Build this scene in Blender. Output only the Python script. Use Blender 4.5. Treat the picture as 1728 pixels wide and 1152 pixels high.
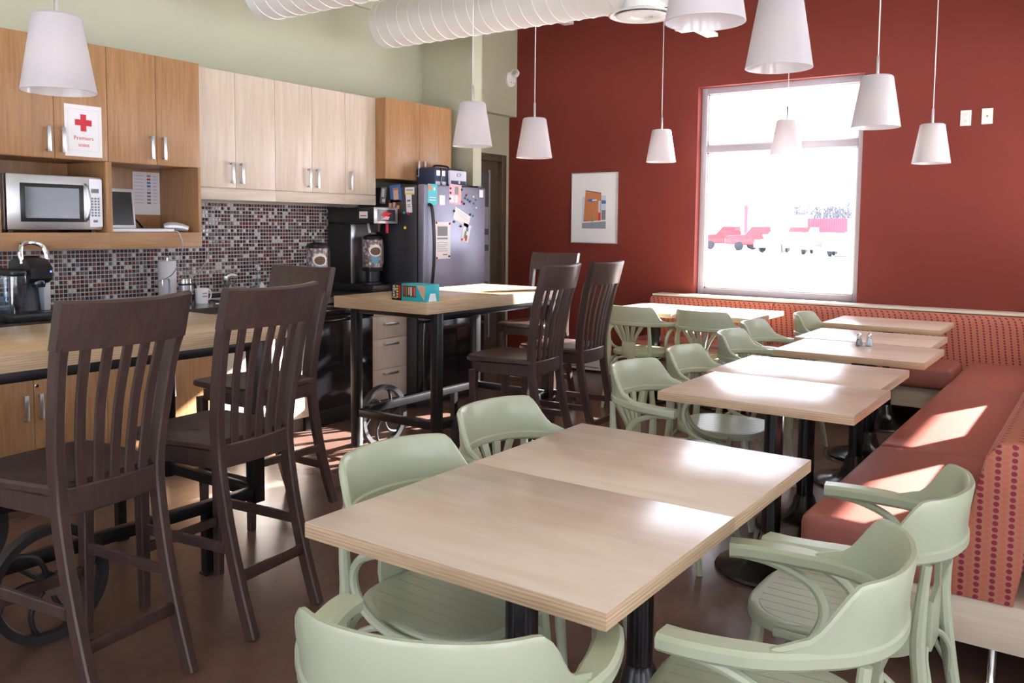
import bpy, bmesh, math, random
from mathutils import Vector, Matrix
for o in list(bpy.data.objects): bpy.data.objects.remove(o)
S = bpy.context.scene
C = S.collection
random.seed(7)
PI = math.pi
def R(d): return math.radians(d)

# ------------------------------------------------------------------ camera
F_PX, PITCH, ROLL, YAW, CAM_H, PP_Y = 1450.83, -0.0749, 0.0093, 0.6112, 1.41, 490.29
cam = bpy.data.cameras.new('camera'); co = bpy.data.objects.new('camera', cam); C.objects.link(co)
fw = Vector((-math.sin(YAW)*math.cos(PITCH), math.cos(YAW)*math.cos(PITCH), math.sin(PITCH)))
rt = Vector((math.cos(YAW), math.sin(YAW), 0)); up = rt.cross(fw)
r2 = math.cos(ROLL)*rt + math.sin(ROLL)*up; u2 = -math.sin(ROLL)*rt + math.cos(ROLL)*up
co.matrix_world = Matrix(((r2.x, u2.x, -fw.x, 0), (r2.y, u2.y, -fw.y, 0), (r2.z, u2.z, -fw.z, CAM_H), (0, 0, 0, 1)))
cam.sensor_fit = 'HORIZONTAL'; cam.sensor_width = 36.0; cam.lens = 36.0*F_PX/1728.0
cam.shift_y = -(576.0-PP_Y)/1728.0
cam.clip_start = 0.05; cam.clip_end = 600
S.camera = co

# ------------------------------------------------------------------ sky, sun, exposure
w = bpy.data.worlds.new('sky'); S.world = w; w.use_nodes = True
bg = w.node_tree.nodes['Background']; bg.inputs[0].default_value = (0.87, 0.88, 1.0, 1); bg.inputs[1].default_value = 3.1
sun = bpy.data.lights.new('sun', 'SUN'); sun.energy = 40.0; sun.angle = R(0.55); sun.color = (1.0, 0.94, 0.88)
so = bpy.data.objects.new('sun', sun); C.objects.link(so); so.location = (5, 14, 12)
sd = Vector((0.387, 0.922, 0.47))
so.rotation_euler = sd.to_track_quat('Z', 'Y').to_euler()
S.view_settings.view_transform = 'Standard'; S.view_settings.look = 'None'
S.view_settings.gamma = 1.0; S.view_settings.use_curve_mapping = False
S.view_settings.exposure = 0.9

# ------------------------------------------------------------------ materials
def nt(name):
    m = bpy.data.materials.new(name); m.use_nodes = True
    t = m.node_tree; return m, t, t.nodes['Principled BSDF']
def setp(b, rough=.5, metal=0., spec=.5, coat=0.):
    b.inputs['Roughness'].default_value = rough; b.inputs['Metallic'].default_value = metal
    b.inputs['Specular IOR Level'].default_value = spec; b.inputs['Coat Weight'].default_value = coat
def plain(name, c, rough=.5, metal=0., spec=.5, var=.06, scale=8., bump=0., coat=0.):
    m, t, b = nt(name); setp(b, rough, metal, spec, coat)
    tc = t.nodes.new('ShaderNodeTexCoord'); n = t.nodes.new('ShaderNodeTexNoise')
    n.inputs['Scale'].default_value = scale; n.inputs['Detail'].default_value = 3
    t.links.new(tc.outputs['Object'], n.inputs['Vector'])
    mx = t.nodes.new('ShaderNodeMixRGB'); mx.inputs[1].default_value = (*[x*(1-var) for x in c], 1)
    mx.inputs[2].default_value = (*[min(1, x*(1+var)) for x in c], 1)
    t.links.new(n.outputs['Fac'], mx.inputs[0]); t.links.new(mx.outputs[0], b.inputs['Base Color'])
    if bump:
        bp = t.nodes.new('ShaderNodeBump'); bp.inputs['Strength'].default_value = bump; bp.inputs['Distance'].default_value = .002
        n2 = t.nodes.new('ShaderNodeTexNoise'); n2.inputs['Scale'].default_value = 220
        t.links.new(tc.outputs['Object'], n2.inputs['Vector']); t.links.new(n2.outputs['Fac'], bp.inputs['Height'])
        t.links.new(bp.outputs[0], b.inputs['Normal'])
    return m
def wood(name, c1, c2, stretch=(1, 1, 14), rough=.4, scale=5., coat=0., spec=.4):
    # stretch: large number = fine across that axis; grain runs along the axis with the small number
    m, t, b = nt(name); setp(b, rough, 0, spec, coat)
    tc = t.nodes.new('ShaderNodeTexCoord'); mp = t.nodes.new('ShaderNodeMapping'); mp.inputs['Scale'].default_value = stretch
    n = t.nodes.new('ShaderNodeTexNoise'); n.inputs['Scale'].default_value = scale; n.inputs['Detail'].default_value = 6; n.inputs['Distortion'].default_value = .6
    n.inputs['Roughness'].default_value = .62
    r = t.nodes.new('ShaderNodeValToRGB'); r.color_ramp.elements[0].position = .32; r.color_ramp.elements[1].position = .7
    r.color_ramp.elements[0].color = (*c1, 1); r.color_ramp.elements[1].color = (*c2, 1)
    t.links.new(tc.outputs['Object'], mp.inputs[0]); t.links.new(mp.outputs[0], n.inputs['Vector'])
    t.links.new(n.outputs['Fac'], r.inputs[0]); t.links.new(r.outputs[0], b.inputs['Base Color'])
    return m
def plywood(name):
    m, t, b = nt(name); setp(b, .5)
    tc = t.nodes.new('ShaderNodeTexCoord'); sp = t.nodes.new('ShaderNodeSeparateXYZ'); t.links.new(tc.outputs['Object'], sp.inputs[0])
    n = t.nodes.new('ShaderNodeTexNoise'); n.inputs['Scale'].default_value = 7; n.inputs['Detail'].default_value = 4
    mp = t.nodes.new('ShaderNodeMapping'); mp.inputs['Scale'].default_value = (1, 1, 60)
    t.links.new(tc.outputs['Object'], mp.inputs[0]); t.links.new(mp.outputs[0], n.inputs['Vector'])
    mu = t.nodes.new('ShaderNodeMath'); mu.operation = 'MULTIPLY'; mu.inputs[1].default_value = 780; t.links.new(sp.outputs['Z'], mu.inputs[0])
    sn = t.nodes.new('ShaderNodeMath'); sn.operation = 'SINE'; t.links.new(mu.outputs[0], sn.inputs[0])
    ad = t.nodes.new('ShaderNodeMath'); ad.operation = 'MULTIPLY_ADD'; ad.inputs[1].default_value = .10; t.links.new(sn.outputs[0], ad.inputs[0]); t.links.new(n.outputs['Fac'], ad.inputs[2])
    r = t.nodes.new('ShaderNodeValToRGB'); r.color_ramp.elements[0].position = .2; r.color_ramp.elements[1].position = .75
    r.color_ramp.elements[0].color = (.38, .24, .135, 1); r.color_ramp.elements[1].color = (.66, .48, .32, 1)
    t.links.new(ad.outputs[0], r.inputs[0]); t.links.new(r.outputs[0], b.inputs['Base Color']); return m
def dots(name):
    m, t, b = nt(name); setp(b, .75, spec=.25)
    L = t.links.new
    def M(op, a, bb=None, cc=None):
        k = t.nodes.new('ShaderNodeMath'); k.operation = op
        for i, v in enumerate((a, bb, cc)):
            if v is None: continue
            if isinstance(v, (int, float)): k.inputs[i].default_value = v
            else: L(v, k.inputs[i])
        return k.outputs[0]
    tc = t.nodes.new('ShaderNodeTexCoord'); sp = t.nodes.new('ShaderNodeSeparateXYZ'); L(tc.outputs['Object'], sp.inputs[0])
    a = M('DIVIDE', M('ADD', sp.outputs['X'], sp.outputs['Y']), .021); z = M('DIVIDE', sp.outputs['Z'], .0195)
    col = M('FLOOR', a); odd = M('MODULO', M('ADD', col, 4000), 2)
    zz = M('ADD', z, M('MULTIPLY', odd, .5))
    fx = M('SUBTRACT', M('FRACT', a), .5); fz = M('SUBTRACT', M('FRACT', zz), .5)
    d = M('SQRT', M('ADD', M('MULTIPLY', fx, fx), M('MULTIPLY', fz, fz)))
    ins = M('LESS_THAN', d, .38)
    c1 = t.nodes.new('ShaderNodeMixRGB'); c1.inputs[1].default_value = (.53, .145, .095, 1); c1.inputs[2].default_value = (.27, .03, .06, 1); L(odd, c1.inputs[0])
    c2 = t.nodes.new('ShaderNodeMixRGB'); c2.inputs[1].default_value = (.46, .185, .12, 1); L(c1.outputs[0], c2.inputs[2]); L(ins, c2.inputs[0])
    L(c2.outputs[0], b.inputs['Base Color']); return m
def glass(name, tint=(.96, .98, 1), refl=.08):
    m, t, b = nt(name); t.nodes.remove(b)
    out = t.nodes['Material Output']; tr = t.nodes.new('ShaderNodeBsdfTransparent'); tr.inputs[0].default_value = (*tint, 1)
    gl = t.nodes.new('ShaderNodeBsdfGlossy'); gl.inputs['Roughness'].default_value = .02
    mx = t.nodes.new('ShaderNodeMixShader'); mx.inputs[0].default_value = refl
    t.links.new(tr.outputs[0], mx.inputs[1]); t.links.new(gl.outputs[0], mx.inputs[2]); t.links.new(mx.outputs[0], out.inputs[0]); return m
def shade_mat():
    m, t, b = nt('opal glass'); t.nodes.remove(b); out = t.nodes['Material Output']
    d = t.nodes.new('ShaderNodeBsdfDiffuse'); d.inputs[0].default_value = (.74, .71, .75, 1)
    tr = t.nodes.new('ShaderNodeBsdfTranslucent'); tr.inputs[0].default_value = (.74, .69, .70, 1)
    mx = t.nodes.new('ShaderNodeMixShader'); mx.inputs[0].default_value = .45
    gl = t.nodes.new('ShaderNodeBsdfGlossy'); gl.inputs['Roughness'].default_value = .15
    m2 = t.nodes.new('ShaderNodeMixShader'); m2.inputs[0].default_value = .05
    t.links.new(d.outputs[0], mx.inputs[1]); t.links.new(tr.outputs[0], mx.inputs[2]); t.links.new(mx.outputs[0], m2.inputs[1]); t.links.new(gl.outputs[0], m2.inputs[2])
    t.links.new(m2.outputs[0], out.inputs[0]); return m
def floor_mat():
    m, t, b = nt('stained concrete'); setp(b, .3, spec=.45)
    tc = t.nodes.new('ShaderNodeTexCoord'); n = t.nodes.new('ShaderNodeTexNoise'); n.inputs['Scale'].default_value = 2.2; n.inputs['Detail'].default_value = 8; n.inputs['Roughness'].default_value = .65
    r = t.nodes.new('ShaderNodeValToRGB'); r.color_ramp.elements[0].position = .3; r.color_ramp.elements[1].position = .72
    r.color_ramp.elements[0].color = (.105, .056, .043, 1); r.color_ramp.elements[1].color = (.18, .105, .082, 1)
    n2 = t.nodes.new('ShaderNodeTexNoise'); n2.inputs['Scale'].default_value = 90; n2.inputs['Detail'].default_value = 4
    mr = t.nodes.new('ShaderNodeMapRange'); mr.inputs['To Min'].default_value = .20; mr.inputs['To Max'].default_value = .28
    bp = t.nodes.new('ShaderNodeBump'); bp.inputs['Strength'].default_value = .015; bp.inputs['Distance'].default_value = .002
    for nn in (n, n2): t.links.new(tc.outputs['Object'], nn.inputs['Vector'])
    t.links.new(n.outputs['Fac'], r.inputs[0]); t.links.new(r.outputs[0], b.inputs['Base Color'])
    t.links.new(n2.outputs['Fac'], mr.inputs['Value']); t.links.new(mr.outputs[0], b.inputs['Roughness'])
    t.links.new(n2.outputs['Fac'], bp.inputs['Height']); t.links.new(bp.outputs[0], b.inputs['Normal']); return m
def wrap_mat():
    m, t, b = nt('coffee bean wrap'); setp(b, .3)
    tc = t.nodes.new('ShaderNodeTexCoord'); v = t.nodes.new('ShaderNodeTexVoronoi'); v.inputs['Scale'].default_value = 42
    r = t.nodes.new('ShaderNodeValToRGB'); r.color_ramp.elements[0].color = (.55, .47, .47, 1); r.color_ramp.elements[1].color = (.14, .09, .09, 1)
    r.color_ramp.elements[0].position = .25; r.color_ramp.elements[1].position = .6
    t.links.new(tc.outputs['Object'], v.inputs['Vector']); t.links.new(v.outputs['Distance'], r.inputs[0]); t.links.new(r.outputs[0], b.inputs['Base Color']); return m
def emit(name, c, s):
    m, t, b = nt(name); b.inputs['Base Color'].default_value = (*c, 1); b.inputs['Emission Color'].default_value = (*c, 1); b.inputs['Emission Strength'].default_value = s; return m

M = {
 'red': plain('red wall paint', (.195, .031, .022), .6, spec=.3, var=.05, scale=3, bump=.15),
 'olive': plain('olive wall paint', (.44, .435, .325), .6, spec=.3, var=.03, scale=2, bump=.15),
 'ceil': plain('ceiling paint', (.62, .61, .50), .8, var=.02),
 'white': plain('white paint', (.80, .79, .78), .45, var=.02),
 'wframe': plain('pale window frame', (.42, .39, .45), .45, var=.02),
 'cream': plain('cream trim', (.74, .68, .58), .45, var=.03),
 'floor': floor_mat(),
 'brown': wood('oak veneer', (.315, .155, .066), (.44, .24, .112), (16, 16, 1.1), .38, 3.2),
 'brown_h': wood('oak veneer across', (.315, .155, .066), (.44, .24, .112), (16, 1.1, 16), .38, 3.2),
 'maple': wood('pale maple veneer', (.57, .46, .37), (.68, .57, .47), (14, 14, .9), .36, 2.6),
 'maple_h': wood('pale maple veneer across', (.56, .455, .365), (.66, .56, .46), (12, 1.0, 12), .4, 2.6),
 'tabletop': wood('maple laminate', (.66, .51, .42), (.74, .60, .51), (1.3, 9, 9), .25, 1.8, spec=.9),
 'tabletop_y': wood('maple laminate lengthwise', (.60, .40, .22), (.70, .50, .30), (9, 1.2, 9), .2, 1.8, spec=.7),
 'ply': plywood('birch plywood edge'),
 'stool': wood('espresso stained wood', (.046, .025, .022), (.080, .044, .038), (12, 12, 1.6), .3, 4, spec=.6),
 'green': plain('sage green lacquer', (.43, .465, .335), .28, var=.03, scale=5, spec=.5),
 'steel_dark': plain('dark raw steel', (.030, .028, .030), .35, .7, var=.3, scale=14),
 'iron': plain('cast iron', (.030, .028, .030), .45, .2, var=.3, scale=25, bump=.4),
 'black': plain('black plastic', (.012, .012, .013), .3, var=.1),
 'blackgloss': plain('black gloss enamel', (.010, .010, .012), .12, var=.1, spec=.6),
 'pedestal': plain('black enamelled iron', (.012, .011, .013), .22, var=.1, spec=.6),
 'fridge': plain('black textured appliance', (.022, .022, .027), .34, var=.15, scale=60, spec=.8, bump=.5),
 'fridge_front': plain('dark appliance with painted reflection', (.26, .26, .33), .36, .75, var=.12, scale=60, bump=.5),  # bluish base colour stands in for window and sky reflected in the door
 'maple_b': wood('pale maple veneer level grain', (.62, .50, .39), (.72, .61, .49), (1.2, 1.2, 14), .4, 2.6),
 'chrome': plain('chrome', (.78, .78, .80), .12, 1., var=.02),
 'brushed': plain('brushed steel', (.62, .62, .64), .3, 1., var=.05, scale=30),
 'silver': plain('silver plastic', (.60, .60, .62), .35, .4, var=.03),
 'vinyl': plain('terracotta vinyl', (.36, .115, .092), .34, var=.06, scale=6, spec=.45, bump=.2),
 'dots': dots('dotted upholstery'),
 'counter': plain('dark stone worktop', (.060, .048, .044), .18, var=.4, scale=60, spec=.6),
 'grout': plain('grout', (.52, .50, .49), .8, var=.05),
 't1': plain('dark plum glass tile', (.045, .020, .026), .08, spec=.8), 't2': plain('rust glass tile', (.20, .055, .032), .08, spec=.8),
 't3': plain('grey glass tile', (.16, .13, .14), .08, spec=.8), 't4': plain('pale stone tile', (.62, .60, .57), .25, spec=.6),
 't5': plain('brown glass tile', (.10, .038, .030), .08, spec=.8),
 'shade': shade_mat(), 'glass': glass('window glass'), 'clear': glass('clear plastic', (.80, .88, .96), .12),
 'paper': plain('paper', (.80, .78, .80), .7, var=.02), 'ink': plain('grey print', (.22, .22, .25), .7), 'redink': plain('red print', (.60, .02, .04), .6),
 'blueink': plain('blue print', (.06, .16, .42), .6), 'teal': plain('teal card', (.02, .42, .50), .45), 'yellow': plain('yellow print', (.80, .62, .05), .5),
 'pink': plain('pink print', (.75, .42, .48), .6), 'skin': plain('peach print', (.70, .42, .30), .6), 'greenp': plain('green print', (.10, .28, .12), .6),
 'orange': plain('orange render print', (.55, .20, .08), .6), 'sky': plain('pale blue print', (.55, .60, .75), .6), 'asphalt': plain('grey blue print', (.27, .29, .36), .6),
 'navy': plain('navy nylon', (.025, .035, .085), .6), 'lilac': plain('pale nylon', (.60, .60, .72), .6),
 'screen': plain('dark screen', (.012, .012, .014), .15, spec=.6), 'mwglass': plain('smoked oven glass', (.05, .05, .055), .08, spec=.8),
 'door': wood('dark door veneer', (.085, .060, .042), (.13, .095, .066), (12, 12, 1.2), .45, 3), 'doorglass': plain('grey door glass', (.10, .11, .12), .1, spec=.8), 'frost': plain('frosted film', (.30, .31, .35), .6),
 'wrap': wrap_mat(), 'coffee': plain('coffee print', (.10, .04, .015), .4), 'cup': plain('cup print', (.75, .66, .60), .4), 'cupblue': plain('blue cup print', (.10, .30, .42), .4),
 'snow': plain('snow', (.90, .91, .94), .8, var=.03, scale=.3), 'carred': plain('red car paint', (.22, .045, .055), .3), 'cargrey': plain('grey car paint', (.20, .22, .26), .3), 'carwhite': plain('white car paint', (.75, .76, .80), .3),
 'carglass': plain('car glass', (.05, .06, .08), .5, spec=.15), 'tyre': plain('tyre rubber', (.05, .05, .06), .7), 'treebark': plain('bare tree wood', (.10, .10, .12), .9), 'contred': plain('red container paint', (.24, .05, .08), .5),
 'wirew': plain('grey cable', (.45, .43, .45), .5), 'bulb': emit('warm bulb', (1, .86, .70), 3.5), 'led': emit('blue indicator', (.05, .1, 1), 4.0), 'salt': plain('salt', (.85, .85, .85), .8), 'pepper': plain('pepper', (.30, .28, .27), .8),
}

# ------------------------------------------------------------------ mesh helpers
def nb(): return bmesh.new()
def box(bm, x0, x1, y0, y1, z0, z1, bev=0.):
    v = [bm.verts.new((x, y, z)) for z in (z0, z1) for y in (y0, y1) for x in (x0, x1)]
    fs = [bm.faces.new([v[i] for i in q]) for q in ((0, 2, 3, 1), (4, 5, 7, 6), (0, 1, 5, 4), (2, 6, 7, 3), (0, 4, 6, 2), (1, 3, 7, 5))]
    if bev > 0:
        es = list({e for f in fs for e in f.edges})
        bmesh.ops.bevel(bm, geom=es, offset=bev, segments=2, profile=.5, affect='EDGES')
    return bm
def BX(x0, x1, y0, y1, z0, z1, bev=0.): return box(nb(), x0, x1, y0, y1, z0, z1, bev)
def prism(bm, poly, axis, a, b, bev=0.):
    # poly: list of 2D points; axis: 'x','y','z' extrusion axis; the 2D points fill the other two axes in xyz order
    def mk(p, h): return {'x': (h, p[0], p[1]), 'y': (p[0], h, p[1]), 'z': (p[0], p[1], h)}[axis]
    A = [bm.verts.new(mk(p, a)) for p in poly]; B = [bm.verts.new(mk(p, b)) for p in poly]; n = len(poly)
    fs = [bm.faces.new(A), bm.faces.new(B[::-1])]
    for i in range(n): fs.append(bm.faces.new((A[i], B[i], B[(i+1) % n], A[(i+1) % n])))
    bmesh.ops.recalc_face_normals(bm, faces=fs)
    if bev > 0:
        es = [e for e in {e for f in fs[:2] for e in f.edges}]
        bmesh.ops.bevel(bm, geom=es, offset=bev, segments=2, profile=.5, affect='EDGES')
    return bm
def lathe(bm, prof, cx=0., cy=0., n=24, closed=False):
    rings = []
    for r, z in prof:
        if r < 1e-6: rings.append([bm.verts.new((cx, cy, z))])
        else: rings.append([bm.verts.new((cx+r*math.cos(2*PI*i/n), cy+r*math.sin(2*PI*i/n), z)) for i in range(n)])
    seq = list(zip(rings, rings[1:])) + ([(rings[-1], rings[0])] if closed else [])
    fs = []
    for a, b in seq:
        for i in range(n):
            j = (i+1) % n
            if len(a) == 1 and len(b) == 1: continue
            if len(a) == 1: fs.append(bm.faces.new((a[0], b[i], b[j])))
            elif len(b) == 1: fs.append(bm.faces.new((a[i], b[0], a[j])))
            else: fs.append(bm.faces.new((a[i], b[i], b[j], a[j])))
    bmesh.ops.recalc_face_normals(bm, faces=fs)
    return bm
def catmull(pts, k=6):
    P = [Vector(p) for p in pts]; out = []
    for i in range(len(P)-1):
        p0 = P[i-1] if i else 2*P[0]-P[1]; p1 = P[i]; p2 = P[i+1]; p3 = P[i+2] if i+2 < len(P) else 2*P[-1]-P[-2]
        for s in range(k):
            u = s/k
            out.append(.5*((2*p1)+(-p0+p2)*u+(2*p0-5*p1+4*p2-p3)*u*u+(-p0+3*p1-3*p2+p3)*u**3))
    out.append(P[-1]); return out
def tube(bm, pts, r, n=8, closed=False):
    P = [Vector(p) for p in pts]; rr = r if isinstance(r, (list, tuple)) else [r]*len(P)
    rings = []; ref = None; m = len(P)
    for i, p in enumerate(P):
        if closed: t = P[(i+1) % m]-P[i-1]
        else: t = P[min(i+1, m-1)]-P[max(i-1, 0)]
        t.normalize()
        if ref is None:
            ref = Vector((0, 0, 1)) if abs(t.z) < .9 else Vector((1, 0, 0))
        a = ref-t*ref.dot(t)
        if a.length < 1e-4: a = t.orthogonal()
        a.normalize(); ref = a; b = t.cross(a)
        rings.append([bm.verts.new(p+rr[i]*(math.cos(2*PI*k/n)*a+math.sin(2*PI*k/n)*b)) for k in range(n)])
    fs = []
    for i in range(m if closed else m-1):
        A, B = rings[i], rings[(i+1) % m]
        for k in range(n): fs.append(bm.faces.new((A[k], B[k], B[(k+1) % n], A[(k+1) % n])))
    if not closed: fs += [bm.faces.new(rings[0][::-1]), bm.faces.new(rings[-1])]
    bmesh.ops.recalc_face_normals(bm, faces=fs)
    return bm
def sweep(bm, pts, sec, side=None):
    # sec: 2D outline (a, b): a along the side vector, b along tangent x side
    P = [Vector(p) for p in pts]; m = len(P); rings = []
    for i, p in enumerate(P):
        t = (P[min(i+1, m-1)]-P[max(i-1, 0)]).normalized()
        s = Vector(side) if side else t.cross(Vector((0, 0, 1)))
        s = (s-t*s.dot(t)).normalized(); b = s.cross(t)
        sc = sec(i/(m-1)) if callable(sec) else sec
        rings.append([bm.verts.new(p+a*s+bb*b) for a, bb in sc])
    n = len(rings[0]); fs = []
    for A, B in zip(rings, rings[1:]):
        for k in range(n): fs.append(bm.faces.new((A[k], B[k], B[(k+1) % n], A[(k+1) % n])))
    fs += [bm.faces.new(rings[0][::-1]), bm.faces.new(rings[-1])]
    bmesh.ops.recalc_face_normals(bm, faces=fs)
    return bm
def rsec(w, h, c=.004):
    a, b = w/2, h/2
    return [(-a+c, -b), (a-c, -b), (a, -b+c), (a, b-c), (a-c, b), (-a+c, b), (-a, b-c), (-a, -b+c)]
def rpoly(x0, x1, y0, y1, r, n=5):
    out = []
    for cx, cy, a0 in ((x1-r, y0+r, -90), (x1-r, y1-r, 0), (x0+r, y1-r, 90), (x0+r, y0+r, 180)):
        for i in range(n+1):
            a = R(a0+90*i/n); out.append((cx+r*math.cos(a), cy+r*math.sin(a)))
    return out

def mesh_obj(name, bm, mats, parent=None, smooth=True):
    me = bpy.data.meshes.new(name); bm.to_mesh(me); bm.free()
    for m in (mats if isinstance(mats, (list, tuple)) else [mats]): me.materials.append(M[m])
    if smooth:
        for p in me.polygons: p.use_smooth = True
        me.set_sharp_from_angle(angle=R(35))
    o = bpy.data.objects.new(name, me); C.objects.link(o)
    if parent: o.parent = parent
    return o
def tag(o, label=None, cat=None, group=None, kind=None):
    if label: o['label'] = label
    if cat: o['category'] = cat
    if group: o['group'] = group
    if kind: o['kind'] = kind
    return o
def thing(name, label, cat, loc=(0, 0, 0), rz=0., group=None):
    o = bpy.data.objects.new(name, None); C.objects.link(o); o.empty_display_size = .1
    o.location = loc; o.rotation_euler = (0, 0, rz); return tag(o, label, cat, group)
def struct(name, bm, mat, parent=None, smooth=False):
    o = mesh_obj(name, bm, mat, parent, smooth)
    if not parent: o['kind'] = 'structure'
    return o
def dup(root, loc, rz, label, group=None):
    r = root.copy(); C.objects.link(r); r.location = loc; r.rotation_euler = (0, 0, rz); r['label'] = label
    if group: r['group'] = group
    for ch in list(root.children):
        c = ch.copy(); C.objects.link(c); c.parent = r
        for g in list(ch.children):
            d = g.copy(); C.objects.link(d); d.parent = c
    return r
def text(name, body, size, mat, parent, loc, rot, extrude=.0006, align='CENTER', sx=1.):
    cu = bpy.data.curves.new(name, 'FONT'); cu.body = body; cu.size = size; cu.extrude = extrude; cu.align_x = align; cu.align_y = 'CENTER'; cu.resolution_u = 3
    t = bpy.data.objects.new(name, cu); me = bpy.data.meshes.new_from_object(t)
    bpy.data.objects.remove(t); bpy.data.curves.remove(cu)
    me.materials.clear(); me.materials.append(M[mat]); me.name = name
    o = bpy.data.objects.new(name, me); C.objects.link(o); o.parent = parent; o.location = loc; o.rotation_euler = rot; o.scale = (sx, 1, 1); return o
FACE_PX = (PI/2, 0, PI/2)      # text lying on a face that looks towards +X
FACE_MY = (PI/2, 0, 0)         # text on a face that looks towards -Y

# ================================================================== the room shell
XW, YB, ZC = -5.0, 7.3, 3.7
XR = 0.02
struct('floor', BX(-5.3, 2.7, -3.1, 7.4, -.12, 0), 'floor')
struct('ceiling', BX(-5.4, 2.8, -3.2, 7.5, ZC, ZC+.15), 'ceil')
def wall_holes(name, axis, pos, thick, a0, a1, z0, z1, holes, mat):
    # a wall made of boxes round rectangular openings (a, b, za, zb)
    bm = nb(); hs = sorted(holes); cur = a0
    def seg(a, b, za, zb):
        if b-a < 1e-5 or zb-za < 1e-5: return
        if axis == 'x': box(bm, min(pos, pos+thick), max(pos, pos+thick), a, b, za, zb)
        else: box(bm, a, b, min(pos, pos+thick), max(pos, pos+thick), za, zb)
    for a, b, za, zb in hs:
        seg(cur, a, z0, z1); seg(a, b, z0, za); seg(a, b, zb, z1); cur = b
    seg(cur, a1, z0, z1)
    return struct(name, bm, mat)
WIN = (-3.11, -1.70, .81, 2.655)
wall_holes('wall_back', 'y', YB, .22, -5.4, .25, 0, ZC, [WIN], 'red')
# left (kitchen) wall, stub wall beside the refrigerator, alcove wall and bulkhead
bm = BX(XW-.2, XW, -3.2, 5.75, 0, 3.128); struct('wall_left', bm, 'olive')
struct('wall_left_upper', BX(XW-.2, XW+.025, -3.2, 5.75, 3.128, ZC), 'olive')
struct('wall_stub', BX(-5.2, -4.44, 5.75, 5.865, 0, ZC), 'olive')
wall_holes('wall_alcove', 'x', -5.17, -.2, 5.865, YB, 0, 2.52, [(6.32, 7.24, 0, 2.13)], 'olive')
struct('wall_bulkhead', BX(-5.37, -5.077, 5.865, YB, 2.52, ZC), 'olive')
RW = [(3.2, 4.3, 1.75, 2.655), (4.42, 5.60, 1.13, 2.655), (5.72, 7.05, 1.13, 2.655)]
wall_holes('wall_right', 'x', XR, .2, 2.8, YB, 0, ZC, RW, 'olive')
wall_holes('wall_return', 'y', 2.8, .2, XR+.2, 2.8, 0, ZC, [], 'olive')
FWX = [(-1.6, .4, .5, 2.9), (1.0, 2.7, .5, 2.9)]
wall_holes('wall_side', 'x', 2.6, .2, -3.2, 2.8, 0, ZC, FWX, 'olive')
FWY = [(-4.4, -2.3, .5, 2.9), (-1.9, .2, .5, 2.9), (.6, 2.3, .5, 2.9)]
wall_holes('wall_front', 'y', -3.0, -.2, -5.2, 2.6, 0, ZC, FWY, 'olive')

def window(name, axis, pos, depth, h, sgn, mull=(), fr=.055, inset=.1):
    # frame, mullions and panes in an opening; axis = wall normal axis, sgn = outward direction
    a, b, za, zb = h; p0 = pos+sgn*inset; p1 = p0+sgn*.07
    lo, hi = min(p0, p1), max(p0, p1)
    def bb(bm, a0, a1, z0, z1, l=lo, hh=hi, bev=.004):
        if axis == 'x': box(bm, l, hh, a0, a1, z0, z1, bev)
        else: box(bm, a0, a1, l, hh, z0, z1, bev)
    root = nb()
    bb(root, a, a+fr, za, zb); bb(root, b-fr, b, za, zb); bb(root, a+fr, b-fr, zb-fr, zb); bb(root, a+fr, b-fr, za, za+fr)
    o = struct(name, root, 'wframe', smooth=True)
    zs = [za+fr] + [m for m in mull] + [zb-fr]
    for m in mull:
        k = nb(); bb(k, a+fr, b-fr, m-.03, m+.03); mesh_obj('window_mullion', k, 'wframe', o)
    edges = [za+fr] + [x for m in mull for x in (m-.03, m+.03)] + [zb-fr]
    mid = (lo+hi)/2
    for z0, z1 in zip(edges[::2], edges[1::2]):
        k = nb(); bb(k, a+fr, b-fr, z0, z1, mid-.003, mid+.003, 0); mesh_obj('window_pane', k, 'glass', o)
        s = nb(); bb(s, a+fr, a+fr+.012, z0, z1, mid-.012, mid+.012, 0); bb(s, b-fr-.012, b-fr, z0, z1, mid-.012, mid+.012, 0)
        bb(s, a+fr, b-fr, z0, z0+.012, mid-.012, mid+.012, 0); bb(s, a+fr, b-fr, z1-.012, z1, mid-.012, mid+.012, 0)
        mesh_obj('pane_gasket', s, 'cream', o)
    return o
w1 = window('window_1', 'y', YB, .22, WIN, 1, mull=(2.115,), inset=.09)
k = nb(); lathe(k, [(.018, 0), (.024, 0), (.024, .001), (.018, .001)], n=24, closed=True); o = mesh_obj('window_sticker', k, 'yellow', w1); o.location = (-1.80, YB+.118, .93); o.rotation_euler = (PI/2, 0, 0)
for i, h in enumerate(RW): window('window_%d' % (i+2), 'x', XR, .2, h, 1, mull=(2.115,), inset=.06)
for i, h in enumerate(FWX): window('window_%d' % (i+5), 'x', 2.6, .2, h, 1, mull=(2.2,), inset=.06)
for i, h in enumerate(FWY): window('window_%d' % (i+7), 'y', -3.0, .2, h, -1, mull=(2.2,), inset=.06)
# cream sill ledges behind the two benches
struct('trim_1', BX(-3.42, XR, 7.10, YB, .797, .815, .003), 'cream', smooth=True)
struct('trim_2', BX(-.12, XR, 2.87, 7.10, .797, .815, .003), 'cream', smooth=True)
# unseen overhang added outside the side windows to keep sun off the tables
struct('sun_block_overhang', BX(XR+.2, XR+1.27, 3.0, YB+2.9, 2.88, 3.05), 'white')
# baseboards
struct('baseboard_back', BX(-5.17, -4.62, YB-.014, YB, 0, .1, .003), 'door', smooth=True)
struct('baseboard_stub', BX(-4.44, -4.428, 5.75, 5.865, 0, .1, .002), 'door', smooth=True)

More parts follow.
